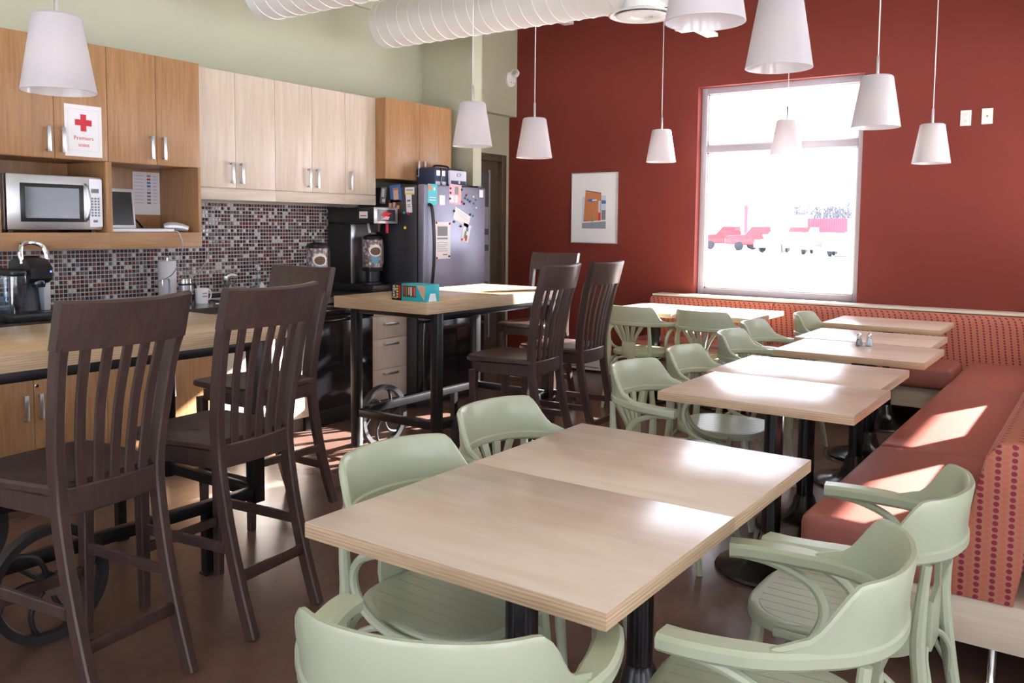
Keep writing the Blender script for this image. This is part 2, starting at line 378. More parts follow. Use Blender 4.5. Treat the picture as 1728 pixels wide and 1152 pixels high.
# door in the alcove
d = struct('door_1', BX(-5.26, -5.21, 6.39, 7.17, .01, 2.06, .003), 'door', smooth=True)
for y0, y1, z0, z1 in ((6.32, 6.39, 0, 2.13), (7.17, 7.24, 0, 2.13), (6.39, 7.17, 2.06, 2.13)):
    mesh_obj('door_frame', BX(-5.30, -5.155, y0, y1, z0, z1, .004), 'door', d)
mesh_obj('door_pane', BX(-5.209, -5.203, 6.82, 7.0, .3, 1.95), 'doorglass', d)
for z0, z1 in ((1.38, 1.6), (1.22, 1.32), (.85, 1.16)): mesh_obj('frosted_band', BX(-5.2035, -5.201, 6.822, 6.998, z0, z1), 'frost', d)
mesh_obj('pane_bead', BX(-5.215, -5.195, 7.0, 7.02, .28, 1.97, .003), 'frost', d)
k = nb(); tube(k, catmull([(-5.2, 6.45, 1.0), (-5.15, 6.45, 1.0), (-5.145, 6.5, 1.0), (-5.145, 6.58, 1.0)]), .01); mesh_obj('door_handle', k, 'brushed', d)

# ================================================================== kitchen
def bar_handle(parent, x, y, z0, z1=None, y1=None):
    # flat bar pull on a front that looks towards +X (local coordinates); vertical when z1 is given
    k = nb()
    if z1 is not None:
        box(k, x+.022, x+.030, y-.010, y+.010, z0, z1, .002)
        box(k, x, x+.024, y-.007, y+.007, z0+.004, z0+.014); box(k, x, x+.024, y-.007, y+.007, z1-.014, z1-.004)
    else:
        box(k, x+.022, x+.030, y, y1, z0-.010, z0+.010, .002)
        box(k, x, x+.024, y+.004, y+.014, z0-.007, z0+.007); box(k, x, x+.024, y1-.014, y1-.004, z0-.007, z0+.007)
    return mesh_obj('handle', k, 'brushed', parent)
G = .0015
def wall_cabinet(label, y0, y1, z0, z1, xf, mat, doors, handles, hz, niche=None, valance=None):
    t = thing('wall_cabinet', label, 'cabinet', (XW+.002, (y0+y1)/2, z0)); h = (y1-y0)/2; H = z1-z0; D = xf-XW-.002
    b = nb(); th = .018
    zc = niche[1]-z0 if niche else 0.
    box(b, 0, D-.02, -h, -h+th, 0, H); box(b, 0, D-.02, h-th, h, 0, H)
    box(b, 0, D-.02, -h+th, h-th, H-th, H); box(b, 0, D-.02, -h+th, h-th, zc, zc+th)
    if zc+th < H-th: box(b, 0, .01, -h+th, h-th, zc+th, H-th)
    mesh_obj('body', b, mat, t)
    if niche:
        n = niche[0]-z0
        mesh_obj('niche_back', BX(0, .01, -h+th, h-th, n, zc), mat, t)
        mesh_obj('shelf', BX(0, D-.002, -h, h, 0, n, .002), 'brown_h', t)
        for s in (-1, 1): mesh_obj('niche_edge', BX(D-.02, D-.002, min(s*h, s*(h-th)), max(s*h, s*(h-th)), n, zc, .001), mat, t)
    if valance: mesh_obj('valance', BX(D-.02, D, -h, h, valance-z0, zc-G, .001), 'maple_h', t)
    n = len(doors)-1
    for i in range(n):
        a, bb = doors[i]-(y0+y1)/2, doors[i+1]-(y0+y1)/2
        dr = mesh_obj('door', BX(D-.0195, D, a+G, bb-G, zc+G, H, .001), mat, t)
        bar_handle(dr, D, handles[i]-(y0+y1)/2, hz[0]-z0, hz[1]-z0)
    return t
wall_cabinet('oak wall cabinet with the first aid sign on its door, microwave niche below', 2.054, 2.642, 1.264, 2.37, -4.585, 'brown', (2.054, 2.348, 2.642), (2.31, 2.386), (1.775, 1.908), (1.354, 1.744))
wall_cabinet('oak wall cabinet over the open niche with the laptop', 2.642, 3.228, 1.264, 2.37, -4.585, 'brown', (2.642, 2.937, 3.228), (2.898, 2.976), (1.775, 1.908), (1.354, 1.744))
wall_cabinet('pale maple double wall cabinet next to the oak cabinet with the laptop niche', 3.228, 3.867, 1.635, 2.37, -4.668, 'maple', (3.228, 3.547, 3.867), (3.51, 3.585), (1.665, 1.80), valance=1.56)
wall_cabinet('pale maple double wall cabinet in the middle of the pale cabinet run', 3.867, 4.51, 1.635, 2.37, -4.668, 'maple', (3.867, 4.192, 4.51), (4.155, 4.23), (1.665, 1.80), valance=1.56)
wall_cabinet('narrow single-door pale maple wall cabinet beside the oak cabinet over the refrigerator', 4.51, 4.829, 1.635, 2.37, -4.668, 'maple', (4.51, 4.829), (4.555,), (1.665, 1.80), valance=1.56)
wall_cabinet('oak double wall cabinet hanging above the black refrigerator', 4.83, 5.62, 1.763, 2.37, -4.567, 'brown', (4.83, 5.222, 5.62), (5.185, 5.26), (1.79, 1.92))

def base_cabinet(label, y0, y1, mat, doors=None, hs=None, drawers=None, lock=None, xf=-4.45):
    t = thing('base_cabinet', label, 'cabinet', (XW+.002, (y0+y1)/2, 0)); h = (y1-y0)/2; D = xf-XW-.002
    b = nb()
    for q in ((0, D-.02, -h, -h+.018, .1, .868), (0, D-.02, h-.018, h, .1, .868), (0, D-.02, -h+.018, h-.018, .1, .118), (0, .008, -h+.018, h-.018, .118, .868)): box(b, *q)
    mesh_obj('body', b, mat, t)
    mesh_obj('toe_kick', BX(0, D-.06, -h, h, 0, .1), 'door', t)
    c = (y0+y1)/2
    if doors:
        mesh_obj('top_panel', BX(D-.0195, D, -h+G, h-G, .627, .866, .001), mat if mat == 'maple' else 'brown_h', t)
        for i in range(len(doors)-1):
            dr = mesh_obj('door', BX(D-.0195, D, doors[i]-c+G, doors[i+1]-c-G, .102, .623, .001), mat, t)
            bar_handle(dr, D, hs[i]-c, .407, .54)
            if lock and i == 1:
                k = nb(); lathe(k, [(0, 0), (.011, 0), (.011, .004), (.008, .007), (0, .007)], n=14)
                lk = mesh_obj('lock', k, 'chrome', dr); lk.location = (D, lock-c, .58); lk.rotation_euler = (0, PI/2, 0)
    if drawers:
        for z0, z1, hz in drawers:
            dr = mesh_obj('drawer', BX(D-.0195, D, -h+G, h-G, z0+G, z1-G, .001), mat, t)
            bar_handle(dr, D, -.075, hz, y1=.075)
    return t
base_cabinet('oak base cabinet with a lock on its door, under the pod coffee maker', 1.75, 2.524, 'brown', (1.75, 2.137, 2.524), (2.09, 2.163), lock=2.152)
base_cabinet('oak base cabinet between the locked oak cabinet and the pale sink cabinet', 2.524, 3.228, 'brown', (2.524, 2.876, 3.228), (2.84, 2.912))
base_cabinet('pale maple sink base cabinet beside the dishwasher', 3.228, 3.95, 'maple', (3.228, 3.59, 3.95), (3.55, 3.63))
base_cabinet('pale maple cabinet of stacked drawers between dishwasher and refrigerator', 4.555, 4.94, 'maple', drawers=((.1, .331, .297), (.331, .561, .52), (.561, .73, .67), (.73, .868, .80)))
# dishwasher
t = thing('dishwasher', 'glossy black dishwasher built in under the dark worktop', 'dishwasher', (XW+.01, 4.252, 0))
mesh_obj('body', BX(.02, .52, -.298, .298, .1, .866), 'black', t)
mesh_obj('door', BX(.52, .56, -.298, .298, .13, .735, .006), 'blackgloss', t)
k = nb(); prism(k, [(.52, .742), (.565, .742), (.585, .775), (.58, .83), (.555, .864), (.52, .866)], 'y', -.298, .298, .004); mesh_obj('control_panel', k, 'blackgloss', t)
mesh_obj('kick_plate', BX(.45, .50, -.298, .298, 0, .12), 'black', t)
# worktop, sink, backsplash
t = thing('countertop', 'dark stone worktop running along the kitchen wall', 'worktop', (XW+.002, 3.1, .868))
bm = nb()
for x0, x1, y0, y1 in ((0, .58, -1.5, .36), (0, .58, .80, 1.845), (.48, .58, .36, .80), (0, .10, .36, .80)): box(bm, x0, x1, y0, y1, 0, .04)
mesh_obj('slab', bm, 'counter', t)
mesh_obj('upstand', BX(0, .018, -1.5, 1.845, .0405, .07, .002), 'counter', t)
t = thing('kitchen_sink', 'stainless steel sink bowl let into the dark worktop', 'sink', (XW+.29, 3.68, .70))
bm = nb(); prism(bm, rpoly(-.188, .188, -.218, .218, .04), 'z', 0, .006)
mesh_obj('bowl_floor', bm, 'brushed', t)
bm = nb(); o_ = rpoly(-.188, .188, -.218, .218, .04); i_ = rpoly(-.182, .182, -.212, .212, .04)
for za, zb in ((.006, .215),):
    n = len(o_); A = [bm.verts.new((*p, za)) for p in o_]; B = [bm.verts.new((*p, zb)) for p in o_]; A2 = [bm.verts.new((*p, za)) for p in i_]; B2 = [bm.verts.new((*p, zb)) for p in i_]
    for q in range(n):
        r = (q+1) % n; bm.faces.new((A[q], A[r], B[r], B[q])); bm.faces.new((A2[r], A2[q], B2[q], B2[r])); bm.faces.new((B[q], B[r], B2[r], B2[q]))
mesh_obj('bowl_wall', bm, 'brushed', t)
t = thing('faucet', 'chrome kitchen tap with a rounded lever behind the sink', 'tap', (XW+.075, 3.65, .908))
k = nb(); lathe(k, [(0, 0), (.026, 0), (.026, .012), (.018, .03), (.018, .10), (.024, .115), (.022, .145), (0, .15)], n=16); mesh_obj('body', k, 'chrome', t)
k = nb(); tube(k, catmull([(.01, 0, .07), (.06, -.02, .10), (.13, -.045, .105), (.18, -.06, .085), (.19, -.065, .06)]), .011); mesh_obj('spout', k, 'chrome', t)
k = nb(); tube(k, catmull([(0, 0, .135), (.01, .03, .15), (.03, .065, .145)]), [.016, .017, .018, .019, .02, .021, .021, .021, .021, .021, .02, .019, .016]); mesh_obj('lever', k, 'chrome', t)
# mosaic backsplash: every tile stands proud of the grout bed
bs = mesh_obj('backsplash', BX(XW+.002, XW+.006, 1.4, 4.829, .938, 1.56), 'grout', None, False); bs['kind'] = 'structure'; bs.name = 'trim_backsplash'
V, Fc, mi = [], [], []; p = .0252; g = .0021
for j in range(24):
    for i in range(int((4.82-1.5)/p)):
        y0 = 1.5+i*p+g; y1 = 1.5+(i+1)*p-g; z0 = .945+j*p+g; z1 = .945+(j+1)*p-g
        if z1 > 1.263 and y1 < 3.228: continue
        xa, xb = XW+.005, XW+.0092+random.uniform(0, .0006); e = .0022; n = len(V); tw = random.uniform(-.0007, .0007)
        V += [(xa, y0, z0), (xa, y1, z0), (xa, y1, z1), (xa, y0, z1), (xb, y0+e, z0+e), (xb+tw, y1-e, z0+e), (xb+tw, y1-e, z1-e), (xb, y0+e, z1-e)]
        Fc += [(n+4, n+5, n+6, n+7), (n, n+1, n+5, n+4), (n+1, n+2, n+6, n+5), (n+2, n+3, n+7, n+6), (n+3, n, n+4, n+7)]
        mi += [random.choices((0, 1, 2, 3, 4), (28, 20, 14, 18, 20))[0]]*5
me = bpy.data.meshes.new('mosaic_tiles'); me.from_pydata(V, [], Fc)
for q in ('t1', 't2', 't3', 't4', 't5'): me.materials.append(M[q])
me.polygons.foreach_set('material_index', mi)
mo = bpy.data.objects.new('mosaic_tiles', me); C.objects.link(mo); mo.parent = bs; mo['kind'] = 'stuff'

# refrigerator
FY0, FY1 = 4.945, 5.715; FX = -4.28
t = thing('refrigerator', 'tall black bottom-freezer refrigerator covered in magnets and notes', 'refrigerator', (-4.64, (FY0+FY1)/2, 0)); hw = (FY1-FY0)/2; fx = FX+4.64
mesh_obj('body', BX(-.33, fx-.075, -hw, hw, .03, 1.70, .006), 'fridge', t)
dr = mesh_obj('door', BX(fx-.068, fx, -hw, hw, .685, 1.72, .012), 'fridge_front', t)
k = nb(); tube(k, catmull([(fx, -hw+.055, 1.57), (fx+.03, -hw+.052, 1.545), (fx+.052, -hw+.05, 1.40), (fx+.058, -hw+.05, 1.25), (fx+.052, -hw+.05, 1.09), (fx+.03, -hw+.052, .95), (fx, -hw+.055, .925)]), .013, 10); mesh_obj('handle', k, 'black', dr)
dr = mesh_obj('freezer_drawer', BX(fx-.068, fx, -hw, hw, .085, .672, .012), 'blackgloss', t)
k = nb(); tube(k, catmull([(fx, -hw+.06, .615), (fx+.035, -hw+.08, .618), (fx+.05, -hw+.2, .62), (fx+.052, 0, .62), (fx+.05, hw-.2, .62), (fx+.035, hw-.08, .618), (fx, hw-.06, .615)]), .013, 10); mesh_obj('handle', k, 'black', dr)
mesh_obj('toe_grille', BX(-.3, fx-.09, -hw+.01, hw-.01, 0, .08), 'black', t)
mesh_obj('hinge_cover', BX(fx-.10, fx-.01, hw-.09, hw-.02, 1.7205, 1.735, .004), 'black', t)

# notes and magnets on the refrigerator (front looks to +X, side looks to -Y)
def note_front(label, y, z, wy, hz, mat='paper', rot=0., bits=(), cat='note', group=None, magnets=()):
    t = thing('note', label, cat, (FX+.0006, y, z), 0, group); t.rotation_euler = (rot, 0, 0)
    k = nb(); box(k, 0, .0012, -wy/2, wy/2, -hz/2, hz/2); mesh_obj('sheet', k, mat, t)
    for (a, b, c, d_, m) in bits: mesh_obj('print', BX(.0012, .0017, a*wy, b*wy, c*hz, d_*hz), m, t)
    return t
def note_side(label, x, z, wx, hz, mat='paper', rot=0., bits=(), cat='photo'):
    t = thing('note', label, cat, (x, FY0-.0006, z)); t.rotation_euler = (0, rot, 0)
    mesh_obj('sheet', BX(-wx/2, wx/2, -.0012, 0, -hz/2, hz/2), mat, t)
    for (a, b, c, d_, m) in bits: mesh_obj('print', BX(a*wx, b*wx, -.0017, -.0012, c*hz, d_*hz), m, t)
    return t
lines = lambda z0, n, dz, a=-.4, b=.4: [(a, b-.12*(i % 3 == 2), z0-i*dz-.012, z0-i*dz, 'ink') for i in range(n)]
note_front('turquoise flyer with an orange corner stuck to the refrigerator door', 5.04, 1.645, .11, .16, 'teal', 0, [(-.45, -.1, .2, .45, 'orange'), (.1, .3, .2, .34, 'paper'), (-.35, .35, -.16, -.13, 'paper'), (-.35, .35, -.28, -.25, 'paper')], 'flyer')
note_front('small blank white card between the turquoise flyer and the pink collage', 5.155, 1.605, .065, .075, 'paper', 0, lines(.2, 3, .2, -.3, .3), 'card')
note_front('pink and white photo collage on the refrigerator door', 5.315, 1.655, .15, .155, 'pink', -.05, [(-.05, .25, .0, .4, 'ink'), (-.45, -.1, -.42, -.08, 'paper'), (-.02, .22, -.42, -.06, 'paper'), (.26, .45, -.1, .3, 'skin')], 'collage')
note_front('tilted white leaflet with a small drawing on the refrigerator door', 5.40, 1.475, .21, .10, 'paper', -.38, lines(.3, 2, .2, -.35, .3), 'leaflet')
note_front('white drawing sheet with green and red figure under the tilted leaflet', 5.455, 1.35, .10, .15, 'paper', -.30, [(-.2, .05, -.3, .1, 'greenp'), (.0, .25, -.4, -.1, 'redink'), (-.1, .2, .12, .3, 'blueink')], 'drawing')
note_front('printed white notice with a grey picture at its top on the refrigerator door', 5.165, 1.295, .185, .285, 'paper', 0, [(-.36, .3, .12, .38, 'ink'), (-.38, .32, .03, .075, 'ink')] + lines(-.06, 5, .055, -.38, .3) + [(.0, .3, -.40, -.375, 'redink')], 'notice')
note_front('small white square sticker in the top corner of the refrigerator door', 5.655, 1.672, .05, .06, 'paper', 0, (), 'sticker')
note_side('narrow black and white photo on the side of the refrigerator', -4.70, 1.64, .06, .13, 'ink', .12, [(-.3, .2, -.1, .4, 'paper'), (-.1, .4, -.4, -.2, 'paper')])
note_side('blue portrait photo on the side of the refrigerator', -4.57, 1.652, .115, .135, 'blueink', -.1, [(-.2, .25, -.35, .2, 'skin'), (-.22, .27, .18, .32, 'orange')])
note_side('dark group photo under the portrait on the side of the refrigerator', -4.585, 1.555, .135, .10, 'coffee', .08, [(-.4, -.2, -.2, .2, 'skin'), (-.1, .1, -.1, .3, 'pink'), (.2, .4, -.2, .1, 'skin'), (-.2, .0, -.4, -.2, 'greenp')])
note_side('white and yellow business card magnet on the side of the refrigerator', -4.425, 1.67, .095, .055, 'paper', 0, [(-.48, .48, -.48, -.28, 'yellow'), (-.35, .35, .05, .2, 'ink')], 'magnet')
note_side('curled white receipt hanging under the business card magnet', -4.432, 1.575, .058, .14, 'paper', -.06, [(-.3, .3, .1, .2, 'blueink'), (-.3, .2, -.1, -.05, 'ink'), (-.3, .3, -.2, -.15, 'ink')], 'receipt')
mg = [(5.255, 1.70, 'navy'), (5.255, 1.665, 'navy'), (5.25, 1.62, 'navy'), (5.395, 1.695, 'navy'), (5.40, 1.60, 'redink'), (5.425, 1.585, 'navy'), (5.44, 1.63, 'blueink'), (5.455, 1.655, 'redink'), (5.475, 1.62, 'blueink'), (5.50, 1.605, 'navy'), (5.545, 1.645, 'paper'), (5.555, 1.59, 'blueink'), (5.58, 1.62, 'blueink'), (5.585, 1.555, 'paper'), (5.55, 1.49, 'teal'), (5.30, 1.525, 'navy'), (5.30, 1.44, 'navy'), (5.505, 1.50, 'navy'), (5.385, 1.405, 'navy'), (5.40, 1.30, 'redink'), (5.085, 1.43, 'redink'), (5.245, 1.425, 'redink'), (5.24, 1.17, 'navy'), (5.09, 1.16, 'redink')]
cn = {'navy': 'navy', 'redink': 'red', 'blueink': 'blue', 'paper': 'white', 'teal': 'turquoise'}
for y, z, m in mg:
    k = nb(); lathe(k, [(0, 0), (.009, 0), (.009, .005), (.006, .008), (0, .008)], n=10)
    o = mesh_obj('fridge_magnet', k, m); o.location = (FX+.0024 if (z < 1.47 or (5.29 < y < 5.52)) else FX+.0006, y, z); o.rotation_euler = (0, PI/2, 0)
    tag(o, 'small round %s magnet on the refrigerator door' % cn[m], 'magnet', '%s magnets on the refrigerator door' % cn[m])
for x, z, m, c in [(-4.44, 1.50, 'redink', 'red'), (-4.48, 1.505, 'teal', 'turquoise'), (-4.47, 1.39, 'yellow', 'yellow')]:
    k = nb(); lathe(k, [(0, 0), (.011, 0), (.011, .006), (0, .008)], n=12); o = mesh_obj('fridge_magnet', k, m); o.location = (x, FY0-.0006, z); o.rotation_euler = (PI/2, 0, 0)
    tag(o, 'round %s magnet on the black side of the refrigerator' % c, 'magnet')

# lunch bag on the refrigerator
t = thing('lunch_bag', 'navy and pale lilac insulated lunch bag on top of the refrigerator', 'bag', (-4.47, 5.37, 1.70))
k = nb(); box(k, -.10, .09, -.19, .19, .0, .165, .02); mesh_obj('body', k, 'navy', t)
k = nb(); box(k, .09, .115, -.03, .19, .03, .15, .012); pk = mesh_obj('front_pocket', k, 'lilac', t)
mesh_obj('pocket_band', BX(.1145, .1175, -.015, .175, .035, .068, .001), 'navy', pk)
k = nb(); lathe(k, [(0, 0), (.012, 0), (.012, .003), (0, .003)], n=12); o = mesh_obj('badge', k, 'lilac', pk); o.location = (.1178, .085, .055); o.rotation_euler = (0, PI/2, 0)
text('lettering', 'ICP', .04, 'ink', pk, (.116, .085, .112), FACE_PX)
mesh_obj('pale_patch', BX(.0895, .092, -.175, -.05, .02, .055), 'lilac', t); mesh_obj('pale_patch', BX(.0895, .092, -.165, -.06, .10, .14), 'silver', t)
mesh_obj('strap', BX(.092, .0955, -.12, -.10, .01, .16, .001), 'black', t)
k = nb(); tube(k, catmull([(0, -.1, .165), (0, -.07, .185), (0, .07, .185), (0, .1, .165)]), .008); mesh_obj('carry_handle', k, 'black', t)

# microwave
t = thing('microwave_oven', 'stainless steel microwave oven in the oak cabinet niche', 'microwave', (-4.81, 2.362, 1.3545))
mesh_obj('body', BX(-.16, .17, -.252, .252, .012, .30, .006), 'silver', t)
f = mesh_obj('front_frame', BX(.17, .20, -.252, .252, .012, .302, .008), 'brushed', t)
dr = mesh_obj('door', BX(.20, .207, -.185, .145, .055, .255, .002), 'black', t)
mesh_obj('door_glass', BX(.207, .2095, -.165, .118, .075, .235), 'mwglass', dr)
k = nb(); tube(k, catmull([(.2, .155, .26), (.222, .158, .235), (.232, .162, .16), (.222, .158, .085), (.2, .155, .06)]), .009, 8); mesh_obj('handle', k, 'brushed', t)
cp = mesh_obj('control_panel', BX(.20, .203, .178, .25, .03, .29), 'silver', t)
mesh_obj('display', BX(.203, .2045, .19, .232, .215, .238), 'screen', cp)
for i in range(3):
    for j in range(7): mesh_obj('button', BX(.203, .2052, .188+.018*i, .199+.018*i, .19-.0155*j-.010, .19-.0155*j, .001), 'ink', cp)
mesh_obj('button', BX(.203, .2055, .198, .222, .054, .068, .002), 'ink', cp)
for y in (-.22, .22):
    for x in (-.14, .15): mesh_obj('foot', BX(x-.012, x+.012, y-.012, y+.012, 0, .012), 'black', t)
# laptop and scanner, cable
t = thing('laptop', 'open silver laptop with a dark screen in the oak niche', 'laptop', (-4.72, 2.83, 1.3545), R(0))
mesh_obj('base', BX(-.04, .115, -.165, .225, 0, .022, .004), 'silver', t)
lid = mesh_obj('lid', BX(-.008, .006, -.17, .075, 0, .235, .004), 'silver', t); lid.location = (-.045, 0, .02); lid.rotation_euler = (0, -.12, 0)
mesh_obj('display', BX(.006, .0075, -.16, .062, .02, .215), 'screen', lid)
t = thing('barcode_scanner', 'white handheld barcode scanner lying beside the laptop', 'scanner', (-4.70, 3.12, 1.3545))
k = nb(); tube(k, catmull([(-.02, -.06, .03), (0, -.02, .035), (.03, .03, .03), (.05, .06, .02)]), [.02, .022, .024, .025, .026, .026, .026, .026, .026, .025, .024, .023, .022, .021, .02, .02, .019, .018, .018], 10); mesh_obj('head', k, 'silver', t)
k = nb(); tube(k, catmull([(-.01, -.02, .028), (-.05, 0, .02), (-.09, .01, .015)]), .014, 8); mesh_obj('grip', k, 'silver', t)
k = nb(); tube(k, catmull([(-4.60, 3.03, 1.358), (-4.57, 3.06, 1.352), (-4.565, 3.08, 1.25), (-4.7, 3.10, 1.10), (-4.93, 3.12, 1.03), (-4.96, 3.25, 1.01), (-4.96, 3.40, 1.05), (-4.965, 3.52, 1.15), (-4.965, 3.55, 1.25)], 8), .0035, 6)
tag(mesh_obj('cable', k, 'wirew'), 'thin grey cable hanging from the laptop niche down the mosaic tiles', 'cable')
k = nb(); tube(k, catmull([(-4.93, 2.93, 1.45), (-4.90, 2.97, 1.44), (-4.85, 3.0, 1.38), (-4.82, 2.97, 1.365), (-4.85, 2.92, 1.365), (-4.8, 2.9, 1.37), (-4.78, 2.98, 1.362), (-4.84, 3.03, 1.362)], 8), .006, 6)
tag(mesh_obj('power_cord', k, 'black'), 'tangled black power cord behind the laptop', 'cord')
o = tag(mesh_obj('wall_socket', BX(-4.986, -4.98, 2.90, 2.96, 1.40, 1.49, .002), 'white'), 'white power socket on the back of the laptop niche', 'socket')
t = thing('price_list', 'white price list sheet with small pictures pinned in the laptop niche', 'sheet', (-4.986, 3.125, 1.46))
mesh_obj('sheet', BX(0, .0012, -.10, .083, 0, .265), 'paper', t)
for i in range(9):
    z = .24-.021*i; mesh_obj('print', BX(.0012, .0016, -.09, -.03, z, z+.002), 'ink', t)
    mesh_obj('print', BX(.0012, .0016, -.005, .02, z-.005, z+.007), ('ink', 'redink', 'blueink', 'blueink', 'pink', 'blueink', 'ink', 'ink', 'ink')[i], t); mesh_obj('print', BX(.0012, .0016, .035, .062, z-.003, z+.005), 'sky', t)
# first aid sign
t = thing('first_aid_sign', 'white first aid sign with a red cross taped to an oak cabinet door', 'sign', (-4.5845, 2.505, 1.762))
mesh_obj('sheet', BX(0, .0012, -.102, .102, 0, .274), 'paper', t)
k = nb()
for a in ((-.085, .085, .03, .031), (-.085, .085, .25, .251), (-.085, -.084, .03, .251), (.084, .085, .03, .251)): box(k, .0012, .0016, a[0], a[1], a[2], a[3])
mesh_obj('border', k, 'pink', t)
k = nb(); box(k, .0012, .0018, -.016, .016, .135, .225); box(k, .0012, .0018, -.046, -.016, .165, .197); box(k, .0012, .0018, .016, .046, .165, .197); mesh_obj('red_cross', k, 'redink', t)
text('lettering', 'Premiers', .030, 'redink', t, (.0014, 0, .098), FACE_PX); text('lettering', 'soins', .030, 'redink', t, (.0014, 0, .062), FACE_PX)

# pod coffee maker
t = thing('pod_coffee_maker', 'black and silver pod coffee maker with a chrome handle and water tank', 'coffee maker', (-4.575, 2.165, .908))
mesh_obj('base', BX(-.12, .15, -.125, .105, 0, .045, .008), 'black', t)
mesh_obj('side_panel', BX(-.12, .06, .07, .105, .045, .285, .006), 'silver', t)
k = nb(); prism(k, [(-.12, .045), (.03, .045), (.0, .20), (-.12, .285)], 'y', -.02, .069, .006); mesh_obj('column', k, 'black', t)
k = nb(); prism(k, [(-.1, .20), (.10, .19), (.135, .215), (.14, .27), (.09, .31), (-.02, .325), (-.1, .30)], 'y', -.03, .085, .012); hd = mesh_obj('brew_head', k, 'black', t)
k = nb(); lathe(k, [(.0, .0), (.03, .0), (.034, .02), (.03, .04), (.0, .04)], n=16); o = mesh_obj('brew_nozzle', k, 'blackgloss', hd); o.location = (.09, .03, .17)
k = nb(); lathe(k, [(0, 0), (.006, 0), (.005, .003), (0, .004)], n=10); o = mesh_obj('power_light', k, 'led', hd); o.location = (.136, .07, .25); o.rotation_euler = (0, PI/2, 0)
k = nb(); tube(k, catmull([(.06, -.035, .29), (.05, -.035, .35), (.04, -.02, .385), (.03, .03, .395), (.04, .075, .38), (.055, .09, .34), (.06, .09, .29)]), [.009]*2+[.012]*33+[.009]*2, 10); mesh_obj('lift_handle', k, 'chrome', t)
k = nb(); prism(k, rpoly(-.115, .13, -.122, -.032, .03), 'z', .046, .23); tk = mesh_obj('water_tank', k, 'clear', t)
k = nb(); prism(k, rpoly(-.11, .125, -.117, -.037, .028), 'z', .05, .12); mesh_obj('water', k, 'clear', tk)
k = nb(); prism(k, rpoly(-.118, .133, -.125, -.03, .03), 'z', .231, .262, .008); mesh_obj('tank_lid', k, 'black', t)
# paper towel holder
t = thing('paper_towel_holder', 'white paper towel roll on a chrome wire stand', 'paper towel', (-4.87, 3.175, .938-.03))
k = nb(); lathe(k, [(0, 0), (.075, 0), (.075, .006), (.0, .01)], n=24); mesh_obj('base', k, 'chrome', t)
k = nb(); tube(k, [(0, 0, .008), (0, 0, .285)], .005); lathe(k, [(0, .28), (.01, .285), (.011, .295), (0, .305)], n=12); mesh_obj('rod', k, 'chrome', t)
k = nb(); lathe(k, [(.02, .012), (.053, .012), (.053, .265), (.02, .265)], n=28, closed=True); mesh_obj('paper_roll', k, 'paper', t)
k = nb(); tube(k, catmull([(.06, -.07, .005), (.06, -.075, .14), (.06, -.065, .155), (.06, -.04, .155), (.06, -.03, .14), (.06, -.025, .005)], 5), .004, 8); mesh_obj('wire_guard', k, 'chrome', t)
# travel mug and white mug
t = thing('travel_mug', 'stainless travel mug with a black lid and handle on the worktop', 'mug', (-4.72, 3.20, .908))
k = nb(); lathe(k, [(0, 0), (.030, 0), (.033, .01), (.036, .06), (.041, .11), (.041, .118), (0, .118)], n=24); b_ = mesh_obj('body', k, 'brushed', t)
k = nb(); lathe(k, [(.0305, 0), (.0345, .002), (.0345, .01), (.0325, .012)], n=24); mesh_obj('foot_ring', k, 'black', t)
k = nb(); lathe(k, [(.0418, .118), (.044, .12), (.044, .128), (.0415, .13), (0, .13)], n=24); mesh_obj('collar', k, 'black', t)
k = nb(); lathe(k, [(0, .13), (.04, .13), (.04, .148), (.038, .15), (.041, .151), (.041, .156), (.036, .16), (0, .16)], n=24); mesh_obj('lid', k, 'chrome', t)
k = nb(); tube(k, catmull([(.0, .041, .118), (.0, .066, .115), (.0, .072, .085), (.0, .062, .055), (.0, .038, .05)]), .008, 8); mesh_obj('handle', k, 'black', t)
mesh_obj('red_mark', BX(.0365, .0405, -.008, .012, .072, .080), 'redink', t)
t = thing('coffee_mug', 'white ceramic mug with small grey print next to the travel mug', 'mug', (-4.70, 3.30, .908))
k = nb(); lathe(k, [(0, .004), (.034, .004), (.036, 0), (.038, .004), (.042, .095), (.039, .095), (.035, .012), (0, .010)], n=24); mesh_obj('body', k, 'white', t)
k = nb(); tube(k, catmull([(0, .039, .08), (0, .062, .078), (0, .068, .05), (0, .058, .024), (0, .036, .02)]), .005, 8); mesh_obj('handle', k, 'white', t)
for z in (.062, .042): mesh_obj('print', BX(.0385, .0425, -.02, .01, z, z+.006), 'ink', t)
k = nb(); prism(k, [(-.004, 0), (.004, 0), (.006, .1), (.014, .115), (.014, .15), (-.014, .15), (-.014, .115), (-.006, .1)], 'z', 0, .003); o = mesh_obj('spoon', k, 'chrome'); o.location = (-4.60, 3.33, .9085); tag(o, 'steel teaspoon lying beside the white mug', 'spoon')
# soap bottle
t = thing('soap_bottle', 'clear pump bottle with a white label behind the tap', 'bottle', (-4.90, 3.90, .908))
k = nb(); lathe(k, [(0, 0), (.038, 0), (.04, .01), (.036, .06), (.016, .12), (.012, .16), (.012, .18), (0, .18)], n=20); mesh_obj('body', k, 'clear', t)
k = nb(); prism(k, [(-.026, .02), (.026, .02), (.018, .075), (.0, .10), (-.018, .075)], 'x', .034, .0365); mesh_obj('label', k, 'paper', t)
k = nb(); lathe(k, [(0, .18), (.014, .18), (.014, .20), (.006, .205), (.006, .22), (0, .22)], n=14); box(k, -.008, .035, -.007, .007, .22, .228, .002); mesh_obj('pump', k, 'silver', t)

